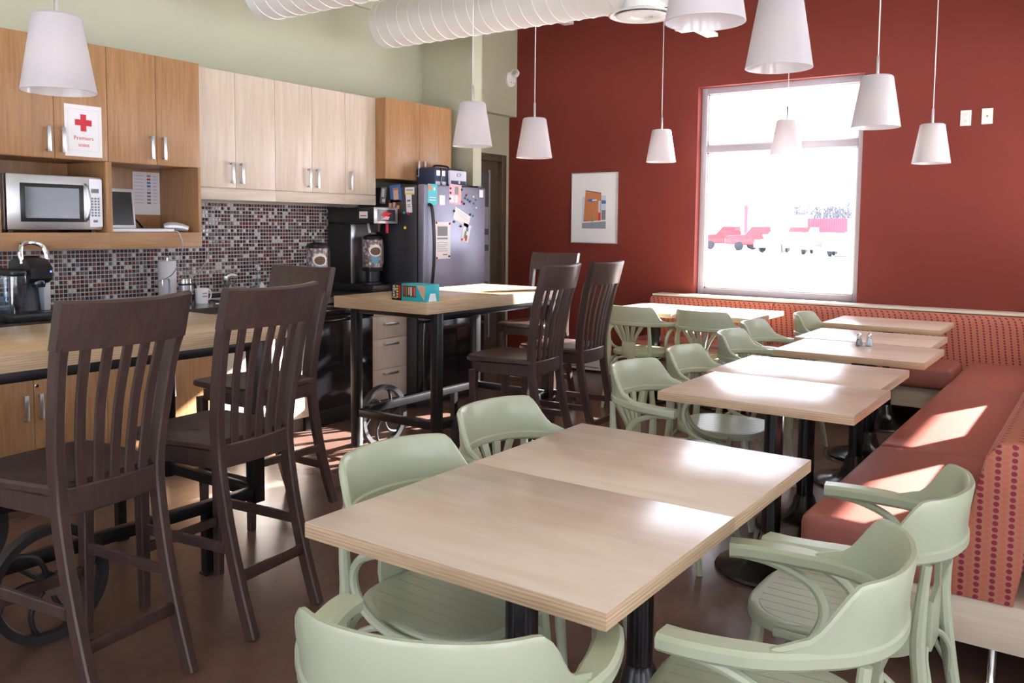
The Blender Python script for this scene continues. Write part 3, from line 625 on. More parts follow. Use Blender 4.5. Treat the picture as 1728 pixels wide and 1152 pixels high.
# coffee brewer and the two dispensers
t = thing('coffee_brewer', 'tall black coffee brewer with a steel splash panel and picture display', 'coffee maker', (-4.72, 4.735, .908))
mesh_obj('housing', BX(-.24, 0, -.13, .13, .055, .51, .006), 'black', t)
mesh_obj('base', BX(-.24, .24, -.13, .13, 0, .054, .008), 'black', t)
mesh_obj('splash_panel', BX(0, .008, -.125, .125, .06, .505, .002), 'brushed', t)
mesh_obj('brew_head', BX(-.24, .24, -.13, .13, .512, .63, .008), 'black', t)
pn = mesh_obj('display_panel', BX(.24, .25, -.128, .125, .512, .632, .004), 'brushed', t)
mesh_obj('picture', BX(.25, .2515, -.095, .095, .53, .615), 'screen', pn)
k = nb(); prism(k, [(-.06, .575), (-.02, .60), (.06, .59), (.03, .575), (-.02, .56)], 'x', .2515, .2525); mesh_obj('picture_mark', k, 'redink', pn)
k = nb(); prism(k, [(-.05, .545), (.02, .54), (.035, .565), (-.01, .565)], 'x', .2515, .2525); mesh_obj('picture_mark', k, 'pink', pn)
lb = mesh_obj('label', BX(.10, .185, -.1315, -.1302, .55, .60), 'paper', t); mesh_obj('label_print', BX(.11, .175, -.132, -.1316, .565, .573), 'redink', lb)
k = nb(); tube(k, catmull([(.10, -.04, .512), (.11, -.04, .48), (.12, -.04, .44)]), .01, 8); mesh_obj('spout', k, 'chrome', t)
k = nb(); tube(k, [(.2, .06, .512), (.2, .06, .44)], .011, 8); mesh_obj('red_tap', k, 'redink', t)
k = nb(); lathe(k, [(0, .45), (.022, .45), (.032, .511), (0, .511)], .16, .0, n=16); mesh_obj('brew_funnel', k, 'black', t)
def dispenser(label, x, y):
    t = thing('coffee_dispenser', label, 'coffee dispenser', (x, y, .963), 0, 'coffee dispensers with cup print')
    k = nb(); lathe(k, [(0, 0), (.07, 0), (.07, .015), (.02, .02)], n=20); lathe(k, [(.05, .02), (.055, .02), (.055, .10), (.05, .10)], n=20, closed=True); mesh_obj('stand', k, 'black', t)
    k = nb(); lathe(k, [(0, .10), (.075, .10), (.078, .115), (.078, .13), (.06, .132)], n=24); mesh_obj('bottom_cap', k, 'black', t)
    k = nb(); lathe(k, [(.0, .13), (.075, .13), (.075, .335), (0, .335)], n=28); mesh_obj('wrapped_body', k, 'wrap', t)
    k = nb(); lathe(k, [(.078, .335), (.08, .345), (.072, .36), (.03, .375), (.03, .39), (0, .392)], n=24); mesh_obj('lid', k, 'black', t)
    k = nb(); tube(k, catmull([(0, .075, .33), (0, .105, .32), (0, .11, .23), (0, .105, .15), (0, .075, .14)]), .011, 8); mesh_obj('handle', k, 'black', t)
    def bent(poly, rr):
        k = nb(); lo, hi = min(p[0] for p in poly), max(p[0] for p in poly); prev = None
        for i in range(15):
            a = lo+(hi-lo)*(.002+.996*i/14); zs = []
            for (a0, z0), (a1, z1) in zip(poly, poly[1:]+poly[:1]):
                if (a0-a)*(a1-a) <= 0 and abs(a1-a0) > 1e-9: zs.append(z0+(z1-z0)*(a-a0)/(a1-a0))
            an = a/rr-.45; cur = [k.verts.new((rr*math.cos(an), rr*math.sin(an), z)) for z in (min(zs), max(zs))]
            if prev: k.faces.new((prev[0], cur[0], cur[1], prev[1]))
            prev = cur
        return k
    ell = lambda cy, cz, a, b, n=20: [(cy+a*math.cos(2*PI*i/n), cz+b*math.sin(2*PI*i/n)) for i in range(n)]
    cp = mesh_obj('cup_print', bent([(-.045, .27), (-.03, .17), (-.005, .148), (.02, .16), (.05, .25)], .0756), 'cupblue', t)
    mesh_obj('cup_rim_print', bent(ell(0, .255, .055, .045), .0759), 'cup', cp)
    mesh_obj('coffee_print', bent(ell(0, .25, .042, .03), .0762), 'coffee', cp)
    return t
dispenser('black coffee dispenser with a cup print standing in front of the coffee brewer', -4.60, 4.72)
dispenser('black coffee dispenser with a cup print standing to the sink side of the brewer', -4.60, 4.17).location.z = .908

# ================================================================== bar tables on wheels
ZB = .99
def bar_table(name, label, W, L):
    # long axis along local y, origin on the floor under the middle
    t = thing(name, label, 'table'); hx, hy = W/2, L/2
    core = mesh_obj('tabletop', BX(-hx, hx, -hy, hy, ZB-.066, ZB-.002, .002), 'ply', t)
    mesh_obj('laminate', BX(-hx+.001, hx-.001, -hy+.001, hy-.001, ZB-.0025, ZB, .0005), 'tabletop_y', core)
    lx, ly = hx-.045, hy-.14; s = .026; zr = .255
    for sx in (-1, 1):
        for sy in (-1, 1):
            zl = .07 if sy < 0 else .235
            mesh_obj('leg', BX(sx*lx-s, sx*lx+s, sy*ly-s, sy*ly+s, zl, ZB-.066, .004), 'steel_dark', t)
        mesh_obj('top_rail', BX(sx*lx-.02, sx*lx+.02, -ly+s, ly-s, ZB-.105, ZB-.067, .003), 'steel_dark', t)
        mesh_obj('lower_rail', BX(sx*lx-.02, sx*lx+.02, -ly+s, ly-s, zr, zr+.045, .003), 'steel_dark', t)
        # stub foot under the lower rail at the far end
        k = nb(); box(k, sx*lx-.018, sx*lx+.018, hy-.40, hy-.364, .012, zr); box(k, sx*lx-.026, sx*lx+.026, hy-.408, hy-.356, 0, .012, .004); mesh_obj('foot', k, 'steel_dark', t)
        # spoked iron wheel
        wy = -hy+.425; r = .198; wx = sx*(lx+.052)
        k = nb()
        lathe(k, [(r-.028, -.018), (r, -.022), (r, .022), (r-.028, .018), (r-.034, 0)], n=44, closed=True)
        rim = mesh_obj('wheel', k, 'iron', t); rim.location = (wx, wy, r); rim.rotation_euler = (0, PI/2, 0)
        k = nb(); lathe(k, [(0, -.03), (.034, -.03), (.034, .03), (0, .03)], n=20); mesh_obj('hub', k, 'iron', rim)
        for q in range(6):
            a = 2*PI*q/6+.25; pts = []
            for u in (.03, .07, .11, .15, r-.028):
                aa = a+.55*((u-.03)/(r-.06))**2; pts.append((u*math.cos(aa), u*math.sin(aa), 0))
            k = nb(); tube(k, catmull(pts, 4), .0095, 8); mesh_obj('spoke', k, 'iron', rim)
        k = nb(); lathe(k, [(0, 0), (.035, 0), (.035, .004), (.014, .006), (.014, .016), (0, .017)], n=18); cap = mesh_obj('hub_cap', k, 'chrome', rim); cap.location = (0, 0, sx*.031)
        if sx < 0: cap.rotation_euler = (PI, 0, 0)
    for sy in (-1, 1):
        mesh_obj('end_rail', BX(-lx+s, lx-s, sy*ly-.02, sy*ly+.02, ZB-.105, ZB-.067, .003), 'steel_dark', t)
        mesh_obj('lower_end_rail', BX(-lx+s, lx-s, sy*ly-.02, sy*ly+.02, zr, zr+.045, .003), 'steel_dark', t)
    k = nb(); tube(k, [(-lx-.03, -hy+.425, .198), (lx+.03, -hy+.425, .198)], .012); mesh_obj('axle', k, 'steel_dark', t)
    return t
bt = bar_table('bar_table', 'tall plywood bar table on spoked iron wheels beside the oak base cabinets', .72, 1.46)
bt.location = (-3.25, 1.72, 0)
dup(bt, (-3.405, 4.27, 0), 0, 'tall plywood bar table on spoked iron wheels with the game box on it')

# ================================================================== dark bar stools
def bar_stool(label):
    t = thing('bar_stool', label, 'bar stool')
    prof = [(-.145, 0), (-.09, .17), (-.04, .36), (-.008, .54), (0, .66), (-.012, .80), (-.048, 1.0), (-.072, 1.075)]
    xs = [.163, .163, .164, .166, .168, .178, .190, .196]
    for sx in (-1, 1):
        k = nb(); sweep(k, catmull([(sx*x, y, z) for x, (y, z) in zip(xs, prof)], 4), rsec(.034, .046, .005), side=(1, 0, 0)); mesh_obj('back_post', k, 'stool', t)
        # front leg, tapered
        k = nb(); sweep(k, [(sx*.176, .375, 0), (sx*.183, .372, .58)], lambda u: rsec(.032+.012*u, .032+.012*u, .004), side=(1, 0, 0)); mesh_obj('front_leg', k, 'stool', t)
        k = nb(); lathe(k, [(0, 0), (.012, 0), (.012, .006), (0, .006)], n=10)
        o = mesh_obj('glide', k, 'silver', t); o.location = (sx*.176, .375, -.002)
        k = nb(); sweep(k, [(sx*.179, .355, .30), (sx*.175, -.04, .30)], rsec(.018, .036, .003)); mesh_obj('side_stretcher', k, 'stool', t)
        k = nb(); sweep(k, [(sx*.185, .352, .60), (sx*.172, .015, .60)], rsec(.02, .062, .003)); mesh_obj('apron', k, 'stool', t)
    k = nb(); box(k, -.158, .158, .362, .382, .205, .24, .003); mesh_obj('foot_rail', k, 'stool', t)
    k = nb(); box(k, -.152, .152, -.092, -.075, .18, .218, .003); mesh_obj('back_stretcher', k, 'stool', t)
    k = nb(); box(k, -.162, .162, .362, .382, .568, .63, .003); mesh_obj('apron', k, 'stool', t)
    # curved rear rail
    def bow(x, d): return -d*(1-(x/.19)**2)
    k = nb(); sweep(k, [(x, .002+bow(x, .022), .61) for x in [-.16+.04*i for i in range(9)]], rsec(.022, .082, .004)); mesh_obj('rear_rail', k, 'stool', t)
    # crest rail
    def crest_sec(u): return [(-.011, -.062), (.011, -.062), (.0125, .05), (.006, .062), (-.006, .062), (-.0125, .05)]
    n = 15; pts = [(-.218+.436*i/(n-1), 0, 0) for i in range(n)]
    k = nb(); rings = []
    for x, _, _ in pts:
        yy = -.094+bow(x, .035)*.95; ht = 1.192+.006*(abs(x)/.218)**2; rr = []
        for dy, zz in ((.034, 1.058), (.0, 1.056), (-.034, ht-.008), (-.028, ht), (-.006, ht), (.0, ht-.008)): rr.append(k.verts.new((x, yy+dy+.0, zz)))
        rings.append(rr)
    fs = []
    for A, B in zip(rings, rings[1:]):
        for q in range(6): fs.append(k.faces.new((A[q], B[q], B[(q+1) % 6], A[(q+1) % 6])))
    fs += [k.faces.new(rings[0][::-1]), k.faces.new(rings[-1])]; bmesh.ops.recalc_face_normals(k, faces=fs)
    mesh_obj('crest_rail', k, 'stool', t)
    # five slats
    for i in range(5):
        u = (i-2)/2; pts = []
        for z, y in ((.63, .004), (.75, -.004), (.90, -.024), (1.075, -.068)):
            x = u*(.103+.024*(z-.63)/.44); pts.append((x, y+bow(x, .022+.012*(z-.63)/.44), z))
        k = nb(); sweep(k, catmull(pts, 4), rsec(.034, .011, .003), side=(1, 0, 0)); mesh_obj('back_slat', k, 'stool', t)
    # saddle seat
    outline = [(-.185, .0), (-.212, .20), (-.218, .36), (-.205, .405), (-.16, .425), (0, .432), (.16, .425), (.205, .405), (.218, .36), (.212, .20), (.185, .0), (0, -.012)]
    k = nb(); rows = []
    def ring(sc, z, f=0.):
        return [k.verts.new((x*sc, .2+(y-.2)*sc, z-f*max(0, 1-((x*sc)/.17)**2)*(1 if .04 < y < .40 else .3))) for x, y in outline]
    rg = [ring(.95, .632), ring(1.0, .640), ring(1.0, .655), ring(.97, .664), ring(.86, .664, .004), ring(.6, .660, .006), ring(.25, .657, .004)]
    fs = [k.faces.new(rg[0][::-1])]
    for A, B in zip(rg, rg[1:]):
        for q in range(12): fs.append(k.faces.new((A[q], A[(q+1) % 12], B[(q+1) % 12], B[q])))
    fs.append(k.faces.new(rg[-1])); bmesh.ops.recalc_face_normals(k, faces=fs)
    o = mesh_obj('seat', k, 'stool', t)
    return t
ST = [(-2.44, 1.385, 97, 'dark slat-back bar stool standing right in front of the big spoked wheel'),
      (-2.50, 1.96, 97, 'dark slat-back bar stool next to the stool in front of the big spoked wheel'),
      (-3.37, 2.86, 180, 'dark slat-back bar stool at a table end, before the sunlit pale cabinet and dishwasher'),
      (-2.655, 4.13, 95, 'dark slat-back bar stool beside the game box table with its whole seat showing'),
      (-2.665, 4.68, 94, 'dark slat-back bar stool beside the game box table, standing before the baseboard heater'),
      (-3.72, 5.82, 180, 'dark slat-back bar stool at the end of the game box table against the red wall')]
s0 = bar_stool(ST[0][3]); s0['group'] = 'dark bar stools'
for i, (x, y, a, l) in enumerate(ST):
    if i == 0: s0.location = (x, y, .002); s0.rotation_euler = (0, 0, R(a))
    else: dup(s0, (x, y, .002), R(a), l)

# ================================================================== dining tables
TZ = .75
def dining_table(label):
    # local x = long side .762, y = .61
    t = thing('dining_table', label, 'table', group='plywood-edged dining tables'); hx, hy = .381, .303
    core = mesh_obj('tabletop', BX(-hx, hx, -hy, hy, TZ-.035, TZ-.0015, .002), 'ply', t)
    mesh_obj('laminate', BX(-hx+.001, hx-.001, -hy+.001, hy-.001, TZ-.002, TZ, .0005), 'tabletop', core)
    mesh_obj('mounting_plate', BX(-.14, .14, -.14, .14, TZ-.042, TZ-.035), 'pedestal', t)
    k = nb(); lathe(k, [(0, .1), (.038, .1), (.038, TZ-.042), (0, TZ-.042)], n=24); mesh_obj('column', k, 'pedestal', t)
    k = nb(); lathe(k, [(0, 0), (.218, 0), (.222, .008), (.215, .018), (.19, .024), (.13, .034), (.085, .058), (.058, .10), (.048, .145), (.04, .16), (0, .16)], n=40); mesh_obj('base', k, 'pedestal', t)
    return t
TB = [(-1.0645, 1.570, 0, 'plywood-edged table with a chair at its short end, joined to another table'),
      (-1.0645, 2.177, 0, 'plywood-edged table pushed against the table with the chair at its end'),
      (-1.1085, 3.461, 0, 'plywood-edged table of the joined pair by the sunlit bench cushion, slightly ahead of its twin'),
      (-1.148, 4.068, 0, 'plywood-edged table of the joined pair by the sunlit bench, next to the table with shakers'),
      (-1.13, 4.955, 0, 'plywood-edged table with the salt and pepper shakers on it'),
      (-1.205, 5.585, 0, 'plywood-edged table just beyond the salt and pepper shakers'),
      (-1.30, 6.54, 0, 'plywood-edged table in the corner where the two benches meet'),
      (-2.455, 6.49, 90, 'plywood-edged table under the window along the red wall bench'),
      (-3.066, 6.45, 90, 'plywood-edged table at the open end of the red wall bench')]
t0 = dining_table(TB[0][3])
for i, (x, y, a, l) in enumerate(TB):
    if i == 0: t0.location = (x, y, 0)
    else: dup(t0, (x, y, 0), R(a), l)

# ================================================================== sage green bentwood armchairs
def green_chair(label):
    t = thing('armchair', label, 'chair', group='sage green bentwood armchairs')
    # arm ring path (x, y): y forward
    ringp = [(.945*a_, b_) for a_, b_ in [(-.270, .128), (-.278, .07), (-.272, -.02), (-.247, -.11), (-.195, -.19), (-.115, -.24), (0, -.258), (.115, -.24), (.195, -.19), (.247, -.11), (.272, -.02), (.278, .07), (.270, .128)]]
    zr = lambda y: .672-.012*max(0, (y+.25)/.41)
    full = catmull([(x, y, zr(y)) for x, y in ringp], 6)
    wd = lambda u: rsec(.030+.028*min(1, max(0, (abs(u-.5)-.22)/.1)), .034, .008)
    k = nb(); sweep(k, full, wd); mesh_obj('arm_rail', k, 'green', t)
    # raised back panel with swept shoulders
    m = len(full); i0, i1 = 15, m-16; k = nb(); rings = []
    for i in range(i0, i1+1):
        p = full[i]; tt = (full[i+1]-full[i-1]).normalized(); s = tt.cross(Vector((0, 0, 1))).normalized()
        u = abs((i-(i0+i1)/2)/((i1-i0)/2))
        h = .118 if u < .54 else (.118-.098*(.5-.5*math.cos(PI*(u-.54)/.30)) if u < .84 else .02-.019*(u-.84)/.16)
        zb, zt = p.z+.010, p.z+.0175+h
        out = -s if (-s).dot(Vector((p.x, p.y+.0, 0))) > 0 else s
        q = []
        for a, z, ln in ((.010, zb, 0), (-.010, zb, 0), (-.010, zb+.5*(zt-zb), .004), (-.009, zt-.008, .012), (-.004, zt, .014), (.005, zt, .014), (.010, zt-.008, .012), (.010, zb+.5*(zt-zb), .004)):
            q.append(k.verts.new(Vector((p.x, p.y, 0))+out*(ln*min(1, h/.1)+a)+Vector((0, 0, z))))
        rings.append(q)
    fs = []
    for A, B in zip(rings, rings[1:]):
        for q in range(8): fs.append(k.faces.new((A[q], B[q], B[(q+1) % 8], A[(q+1) % 8])))
    fs += [k.faces.new(rings[0][::-1]), k.faces.new(rings[-1])]; bmesh.ops.recalc_face_normals(k, faces=fs)
    mesh_obj('back_panel', k, 'green', t)
    # fan splat: foot block and five blades
    k = nb(); prism(k, [(-.05, .40), (.05, .40), (.062, .47), (.058, .53), (-.058, .53), (-.062, .47)], 'y', -.212, -.198, .003); fan = mesh_obj('splat_block', k, 'green', t)
    for i in range(5):
        u = (i-2)/2; xb, xt = u*.046, u*.128; wb, wt = .0175, .036
        yt = -.252+.055*(xt/.2)**2
        k = nb(); v = []
        for x, wv, y, z in ((xb, wb, -.205, .52), ((xb*.62+xt*.38), wb*.6+wt*.4, -.222, .585), (xt, wt, yt, .662)):
            v.append([k.verts.new((x+a*wv/2, y+b*.006, z)) for a, b in ((-1, -1), (1, -1), (1, 1), (-1, 1))])
        fs = []
        for A, B in zip(v, v[1:]):
            for q in range(4): fs.append(k.faces.new((A[q], A[(q+1) % 4], B[(q+1) % 4], B[q])))
        fs += [k.faces.new(v[0][::-1]), k.faces.new(v[-1])]; bmesh.ops.recalc_face_normals(k, faces=fs)
        mesh_obj('back_slat', k, 'green', fan)
    # seat: bent rim with seven slats
    rim = []; n = 48
    for i in range(n):
        a = 2*PI*i/n; c, s_ = math.cos(a), math.sin(a); e = 2/3.0
        rim.append((.218*math.copysign(abs(c)**e, c)*(1+.06*s_), .012+.215*math.copysign(abs(s_)**e, s_)))
    k = nb(); A = [[], [], [], [], [], []]
    for x, y in rim:
        L_ = math.hypot(x, y-.012); ux, uy = x/L_, (y-.012)/L_
        for q, (off, z) in enumerate(((-.03, .418), (-.002, .418), (.0, .430), (-.002, .444), (-.008, .4475), (-.03, .446))): A[q].append(k.verts.new((x+ux*off, y+uy*off, z)))
    fs = []
    for q in range(6):
        P_, Q_ = A[q], A[(q+1) % 6]
        for i in range(n): fs.append(k.faces.new((P_[i], P_[(i+1) % n], Q_[(i+1) % n], Q_[i])))
    bmesh.ops.recalc_face_normals(k, faces=fs); mesh_obj('seat_rim', k, 'green', t)
    inner = [(x*(1-.028/.217), .012+(y-.012)*(1-.028/.217)) for x, y in rim]
    def ylim(x):
        ys = []
        for (x0, y0), (x1, y1) in zip(inner, inner[1:]+inner[:1]):
            if (x0-x)*(x1-x) <= 0 and abs(x1-x0) > 1e-9: ys.append(y0+(y1-y0)*(x-x0)/(x1-x0))
        return (min(ys), max(ys)) if len(ys) >= 2 else None
    xe = max(p[0] for p in inner)-.002; N = 9; pit = 2*xe/N
    for i in range(N):
        xa, xb = -xe+i*pit+.0012, -xe+(i+1)*pit-.0012; smp = [xa+(xb-xa)*q/4 for q in range(5)]
        lim = [ylim(x) for x in smp]
        if any(l is None for l in lim): continue
        poly = [(x, l[0]) for x, l in zip(smp, lim)]+[(x, l[1]) for x, l in zip(smp[::-1], lim[::-1])]
        k = nb(); prism(k, poly, 'z', .430, .4465, 0); mesh_obj('seat_slat', k, 'green', t)
    mesh_obj('seat_underside', prism(nb(), inner, 'z', .422, .4298), 'green', t)
    for sx in (-1, 1):
        k = nb(); pts = catmull([(sx*.185, -.285, 0), (sx*.182, -.235, .22), (sx*.180, -.203, .44), (sx*.183, -.205, .56), (sx*.178, -.212, .657)], 4)
        tube(k, pts, [.0125+.0055*math.sin(PI*min(1, i/(len(pts)-1)*1.15)) for i in range(len(pts))], 10); mesh_obj('back_leg', k, 'green', t)
        k = nb(); tube(k, [(sx*.205, .225, 0), (sx*.185, .19, .20), (sx*.172, .168, .42)], [.012, .0165, .019], 10); mesh_obj('front_leg', k, 'green', t)
        # bentwood hoop from the arm down to the seat side
        k = nb(); tube(k, catmull([(sx*.262, .11, .648), (sx*.262, .03, .640), (sx*.262, -.055, .605), (sx*.258, -.085, .545), (sx*.25, -.055, .475), (sx*.24, .02, .436), (sx*.228, .11, .428)], 5), .0115, 8); mesh_obj('arm_hoop', k, 'green', t)
        k = nb(); tube(k, catmull([(sx*.183, -.235, .25), (sx*.185, -.17, .345), (sx*.186, -.07, .402), (sx*.186, .05, .402), (sx*.183, .13, .345), (sx*.185, .185, .25)], 5), .009, 8); mesh_obj('side_brace', k, 'green', t)
    for y0, zz, xw in ((-.222, .25, .178), (.188, .25, .18)):
        k = nb(); tube(k, catmull([(-xw, y0, zz), (-xw*.8, y0, .345), (-xw*.4, y0*.9, .402), (xw*.4, y0*.9, .402), (xw*.8, y0, .345), (xw, y0, zz)], 5), .009, 8); mesh_obj('end_brace', k, 'green', t)
    return t
GC = [(-1.385, 1.707, -93, 'sage green armchair on the bar stool side of the table with the end chair'),
      (-1.50, 2.334, -91, 'sage green armchair at the second joined table, between bar stools and tables'),
      (-.925, 1.155, 22, 'sage green armchair pulled up to the short end of the joined tables'),
      (-.55, 1.68, 97, 'sage green armchair facing the bar stools, between the end chair and the bench end'),
      (-.525, 2.265, 90, 'sage green armchair beside the patterned end panel of the bench'),
      (-1.535, 3.44, -92, 'sage green armchair at the joined tables by the sunlit bench cushion, showing its slatted seat'),
      (-1.555, 4.045, -88, 'sage green armchair at the joined tables, next to the one showing its slatted seat'),
      (-1.615, 4.87, -87, 'sage green armchair at the table with salt and pepper shakers'),
      (-1.70, 5.48, -89, 'sage green armchair at the table just beyond the shakers'),
      (-1.60, 6.27, -88, 'sage green armchair half hidden behind the corner bench table'),
      (-3.03, 6.13, -4, 'sage green armchair with a fan back at the open end of the red wall bench'),
      (-2.45, 6.13, -2, 'sage green armchair with a fan back facing the window table')]
g0 = green_chair(GC[0][3])
for i, (x, y, a, l) in enumerate(GC):
    if i == 0: g0.location = (x, y, 0); g0.rotation_euler = (0, 0, R(a))
    else: dup(g0, (x, y, 0), R(a), l)

# ================================================================== benches
def cushion(parent, name, x0, x1, y0, y1, z0, z1, mat, bev=.03):
    k = nb(); box(k, x0, x1, y0, y1, z0, z1); bmesh.ops.bevel(k, geom=list(k.edges), offset=bev, segments=4, profile=.5, affect='EDGES'); return mesh_obj(name, k, mat, parent)
t = thing('bench', 'terracotta vinyl bench with dotted back and patterned end along the window side', 'bench', (-.45, 2.86, 0))
for y0, y1 in ((.01, 1.16), (1.162, 3.02), (3.022, 4.09)): cushion(t, 'seat_cushion', -.375, .075, y0, y1, .302, .462, 'vinyl', .035)
mesh_obj('base', BX(-.33, .42, .012, 3.66, .155, .30, .004), 'maple_b', t)
for x in (-.26, .2):
    for y in (.12, 1.2, 2.4, 3.5):
        k = nb(); lathe(k, [(0, 0), (.018, 0), (.014, .006), (.014, .155), (0, .155)], x, y, n=14); mesh_obj('leg', k, 'chrome', t)
k = nb(); prism(k, [(.08, .3005), (.255, .3005), (.29, .50), (.325, .74), (.30, .782), (.255, .795), (.20, .785), (.165, .74), (.125, .55), (.085, .40)], 'y', .0, 4.10, .012); mesh_obj('backrest', k, 'dots', t)
mesh_obj('back_board', BX(.33, .40, 0, 4.40, .30, .792, .004), 'maple', t)
t = thing('bench', 'terracotta vinyl bench with dotted back running under the red wall window', 'bench', (-3.42, 7.10, 0))
for x0, x1 in ((.02, 1.10), (1.102, 2.55)): cushion(t, 'seat_cushion', x0, x1, -.59, -.13, .302, .462, 'vinyl', .035)
mesh_obj('base', BX(.03, 3.40, -.53, .19, .155, .30, .004), 'maple_b', t)
for x in (.12, 1.45, 2.55):
    for y in (-.5, .1):
        k = nb(); lathe(k, [(0, 0), (.018, 0), (.014, .006), (.014, .155), (0, .155)], x, y, n=14); mesh_obj('leg', k, 'chrome', t)
for x0, x1 in ((0, 1.118), (1.122, 3.02)):
    k = nb(); prism(k, [(-.13, .30), (0.0, .30), (0.0, .792), (-.03, .792), (-.055, .77), (-.07, .72), (-.10, .50)], 'x', x0, x1, .01); mesh_obj('backrest', k, 'dots', t)

# ================================================================== things on the tables
def shaker(label, x, y, fill, name):
    t = thing(name, label, 'shaker', (x, y, TZ))
    k = nb(); lathe(k, [(0, 0), (.019, 0), (.021, .006), (.0165, .03), (.012, .05), (.011, .056)], n=16); mesh_obj('glass_body', k, 'clear', t)
    k = nb(); lathe(k, [(0, .004), (.017, .004), (.018, .008), (.0145, .03), (.011, .042), (0, .044)], n=16); mesh_obj('contents', k, fill, t)
    k = nb(); lathe(k, [(.0125, .054), (.0135, .056), (.0125, .068), (.006, .076), (0, .077)], n=16); mesh_obj('cap', k, 'chrome', t)
shaker('glass pepper shaker with a chrome cap on a plywood-edged table', -1.165, 5.10, 'pepper', 'pepper_shaker')
shaker('glass salt shaker with a chrome cap beside the pepper', -1.115, 5.12, 'salt', 'salt_shaker')
# game box on the bar table
t = thing('game_box', 'turquoise block game box lying on its side on the bar table', 'box', (-3.20, 3.625, ZB), R(-2))
mesh_obj('carton', BX(-.13, .13, -.055, .055, 0, .095, .002), 'teal', t)
mesh_obj('end_panel', BX(-.1315, -.055, -.0565, .0565, .001, .0965), 'black', t)
mesh_obj('print', BX(-.045, .055, -.0562, -.055, .022, .085), 'coffee', t)
for i, (x, m) in enumerate(((-.04, 'redink'), (-.022, 'greenp'), (-.002, 'skin'), (.014, 'paper'), (.028, 'redink'), (.042, 'orange'))): mesh_obj('print', BX(x, x+.010, -.0568, -.056, .035-.006*(i % 2), .078), m, t)
k = nb(); prism(k, [(.06, .09), (.125, .09), (.12, .005), (.09, .04)], 'y', -.0562, -.055); mesh_obj('print', k, 'skin', t)
k = nb(); prism(k, [(-.035, .002), (.03, .002), (.02, .045), (-.022, .045)], 'x', .130, .1312); mesh_obj('torn_flap', k, 'paper', t)
text('lettering', 'Jenga', .036, 'paper', t, (-.115, -.0570, .048), (PI/2, -PI/2, 0))
for i in range(5): mesh_obj('print', BX(-.094, -.080, -.0572, -.0565, .014+.015*i, .024+.015*i), 'yellow', t)
mesh_obj('print', BX(-.074, -.062, -.0572, -.0565, .012, .084), 'redink', t)

# ================================================================== pendant lamps
def pendant(label, x, y, zb):
    t = thing('pendant_lamp', label, 'lamp', (x, y, zb), 0, 'white cone pendant lamps')
    k = nb(); rb, rt_, H = .127, .082, .275
    lathe(k, [(rb, 0), (rt_, H-.008), (rt_-.008, H), (.0, H), (.0, H-.004), (rt_-.010, H-.006), (rb-.004, 0)], n=36, closed=True); mesh_obj('shade', k, 'shade', t)
    k = nb(); lathe(k, [(0, H), (.008, H), (.008, H+.10), (.005, H+.11), (0, H+.11)], n=12); mesh_obj('stem', k, 'brushed', t)
    k = nb(); tube(k, [(0, 0, H+.10), (0, 0, ZC-zb-.02)], .0032, 6); mesh_obj('cord', k, 'white', t)
    k = nb(); lathe(k, [(0, 0), (.055, 0), (.06, .02), (0, .02)], n=20); o = mesh_obj('ceiling_canopy', k, 'white', t); o.location = (0, 0, ZC-zb-.02)
    k = nb(); lathe(k, [(0, .06), (.02, .065), (.03, .09), (.027, .12), (.014, .15), (.013, .17), (0, .17)], n=16); mesh_obj('bulb', k, 'bulb', t)
    k = nb(); lathe(k, [(0, .17), (.018, .17), (.018, H-.005), (0, H-.005)], n=14); mesh_obj('socket', k, 'silver', t)
    return t
PD = [(-3.17, 1.645, 1.88, 'white cone pendant lamp hanging before the first aid sign'),
      (-3.38, 4.37, 1.913, 'white cone pendant lamp over the game box table, before the pale wall corner'),
      (-3.38, 5.08, 1.89, 'white cone pendant lamp against the red wall, under the emergency light'),
      (-3.26, 6.88, 1.975, 'white cone pendant lamp over the open end of the red wall bench'),
      (-2.19, 6.92, 1.995, 'white cone pendant lamp hanging in front of the window panes'),
      (-1.10, 6.72, 1.88, 'white cone pendant lamp over the corner bench table, nearest the wall outlets'),
      (-1.10, 4.99, 1.961, 'white cone pendant lamp over the salt and pepper shakers'),
      (-1.10, 3.35, 2.027, 'white cone pendant lamp over the joined tables by the sunlit bench'),
      (-1.10, 2.62, 2.058, 'white cone pendant lamp over the joined tables with the end chair')]
for x, y, z, l in PD:
    pendant(l, x, y, z)

# ================================================================== ducts and ceiling fittings
def duct(label, x0, x1, y, z, r):
    t = thing('air_duct', label, 'duct', (x0, y, z))
    n = 40; k = nb(); L = x1-x0
    def ringat(x, rr): return [k.verts.new((x, rr*math.cos(2*PI*i/n), rr*math.sin(2*PI*i/n))) for i in range(n)]
    a = ringat(0, .0001+r*.2); b = ringat(0, r-.01); c = ringat(.01, r); d_ = ringat(L, r)
    fs = []
    for A, B in ((a, b), (b, c), (c, d_)):
        for i in range(n): fs.append(k.faces.new((A[i], B[i], B[(i+1) % n], A[(i+1) % n])))
    fs += [k.faces.new(a), k.faces.new(d_)]; bmesh.ops.recalc_face_normals(k, faces=fs); mesh_obj('pipe', k, 'white', t)
    # spiral lock seam
    k = nb(); pitch = .105; N = int(L/pitch*28)
    pts = [(.02+(L-.04)*i/N, (r+.001)*math.cos(2*PI*i/28), (r+.001)*math.sin(2*PI*i/28)) for i in range(N+1)]
    tube(k, pts, .0035, 5); mesh_obj('spiral_seam', k, 'white', t)
    k = nb(); 
    for hx in (.35, L-.6): tube(k, [(hx, 0, r), (hx, 0, ZC-z)], .004, 6)
    mesh_obj('hanger_rod', k, 'brushed', t)
    return t
duct('white spiral air duct ending over the refrigerator cabinets, with the round diffuser', -4.55, -.3, 4.80, 2.897, .172)
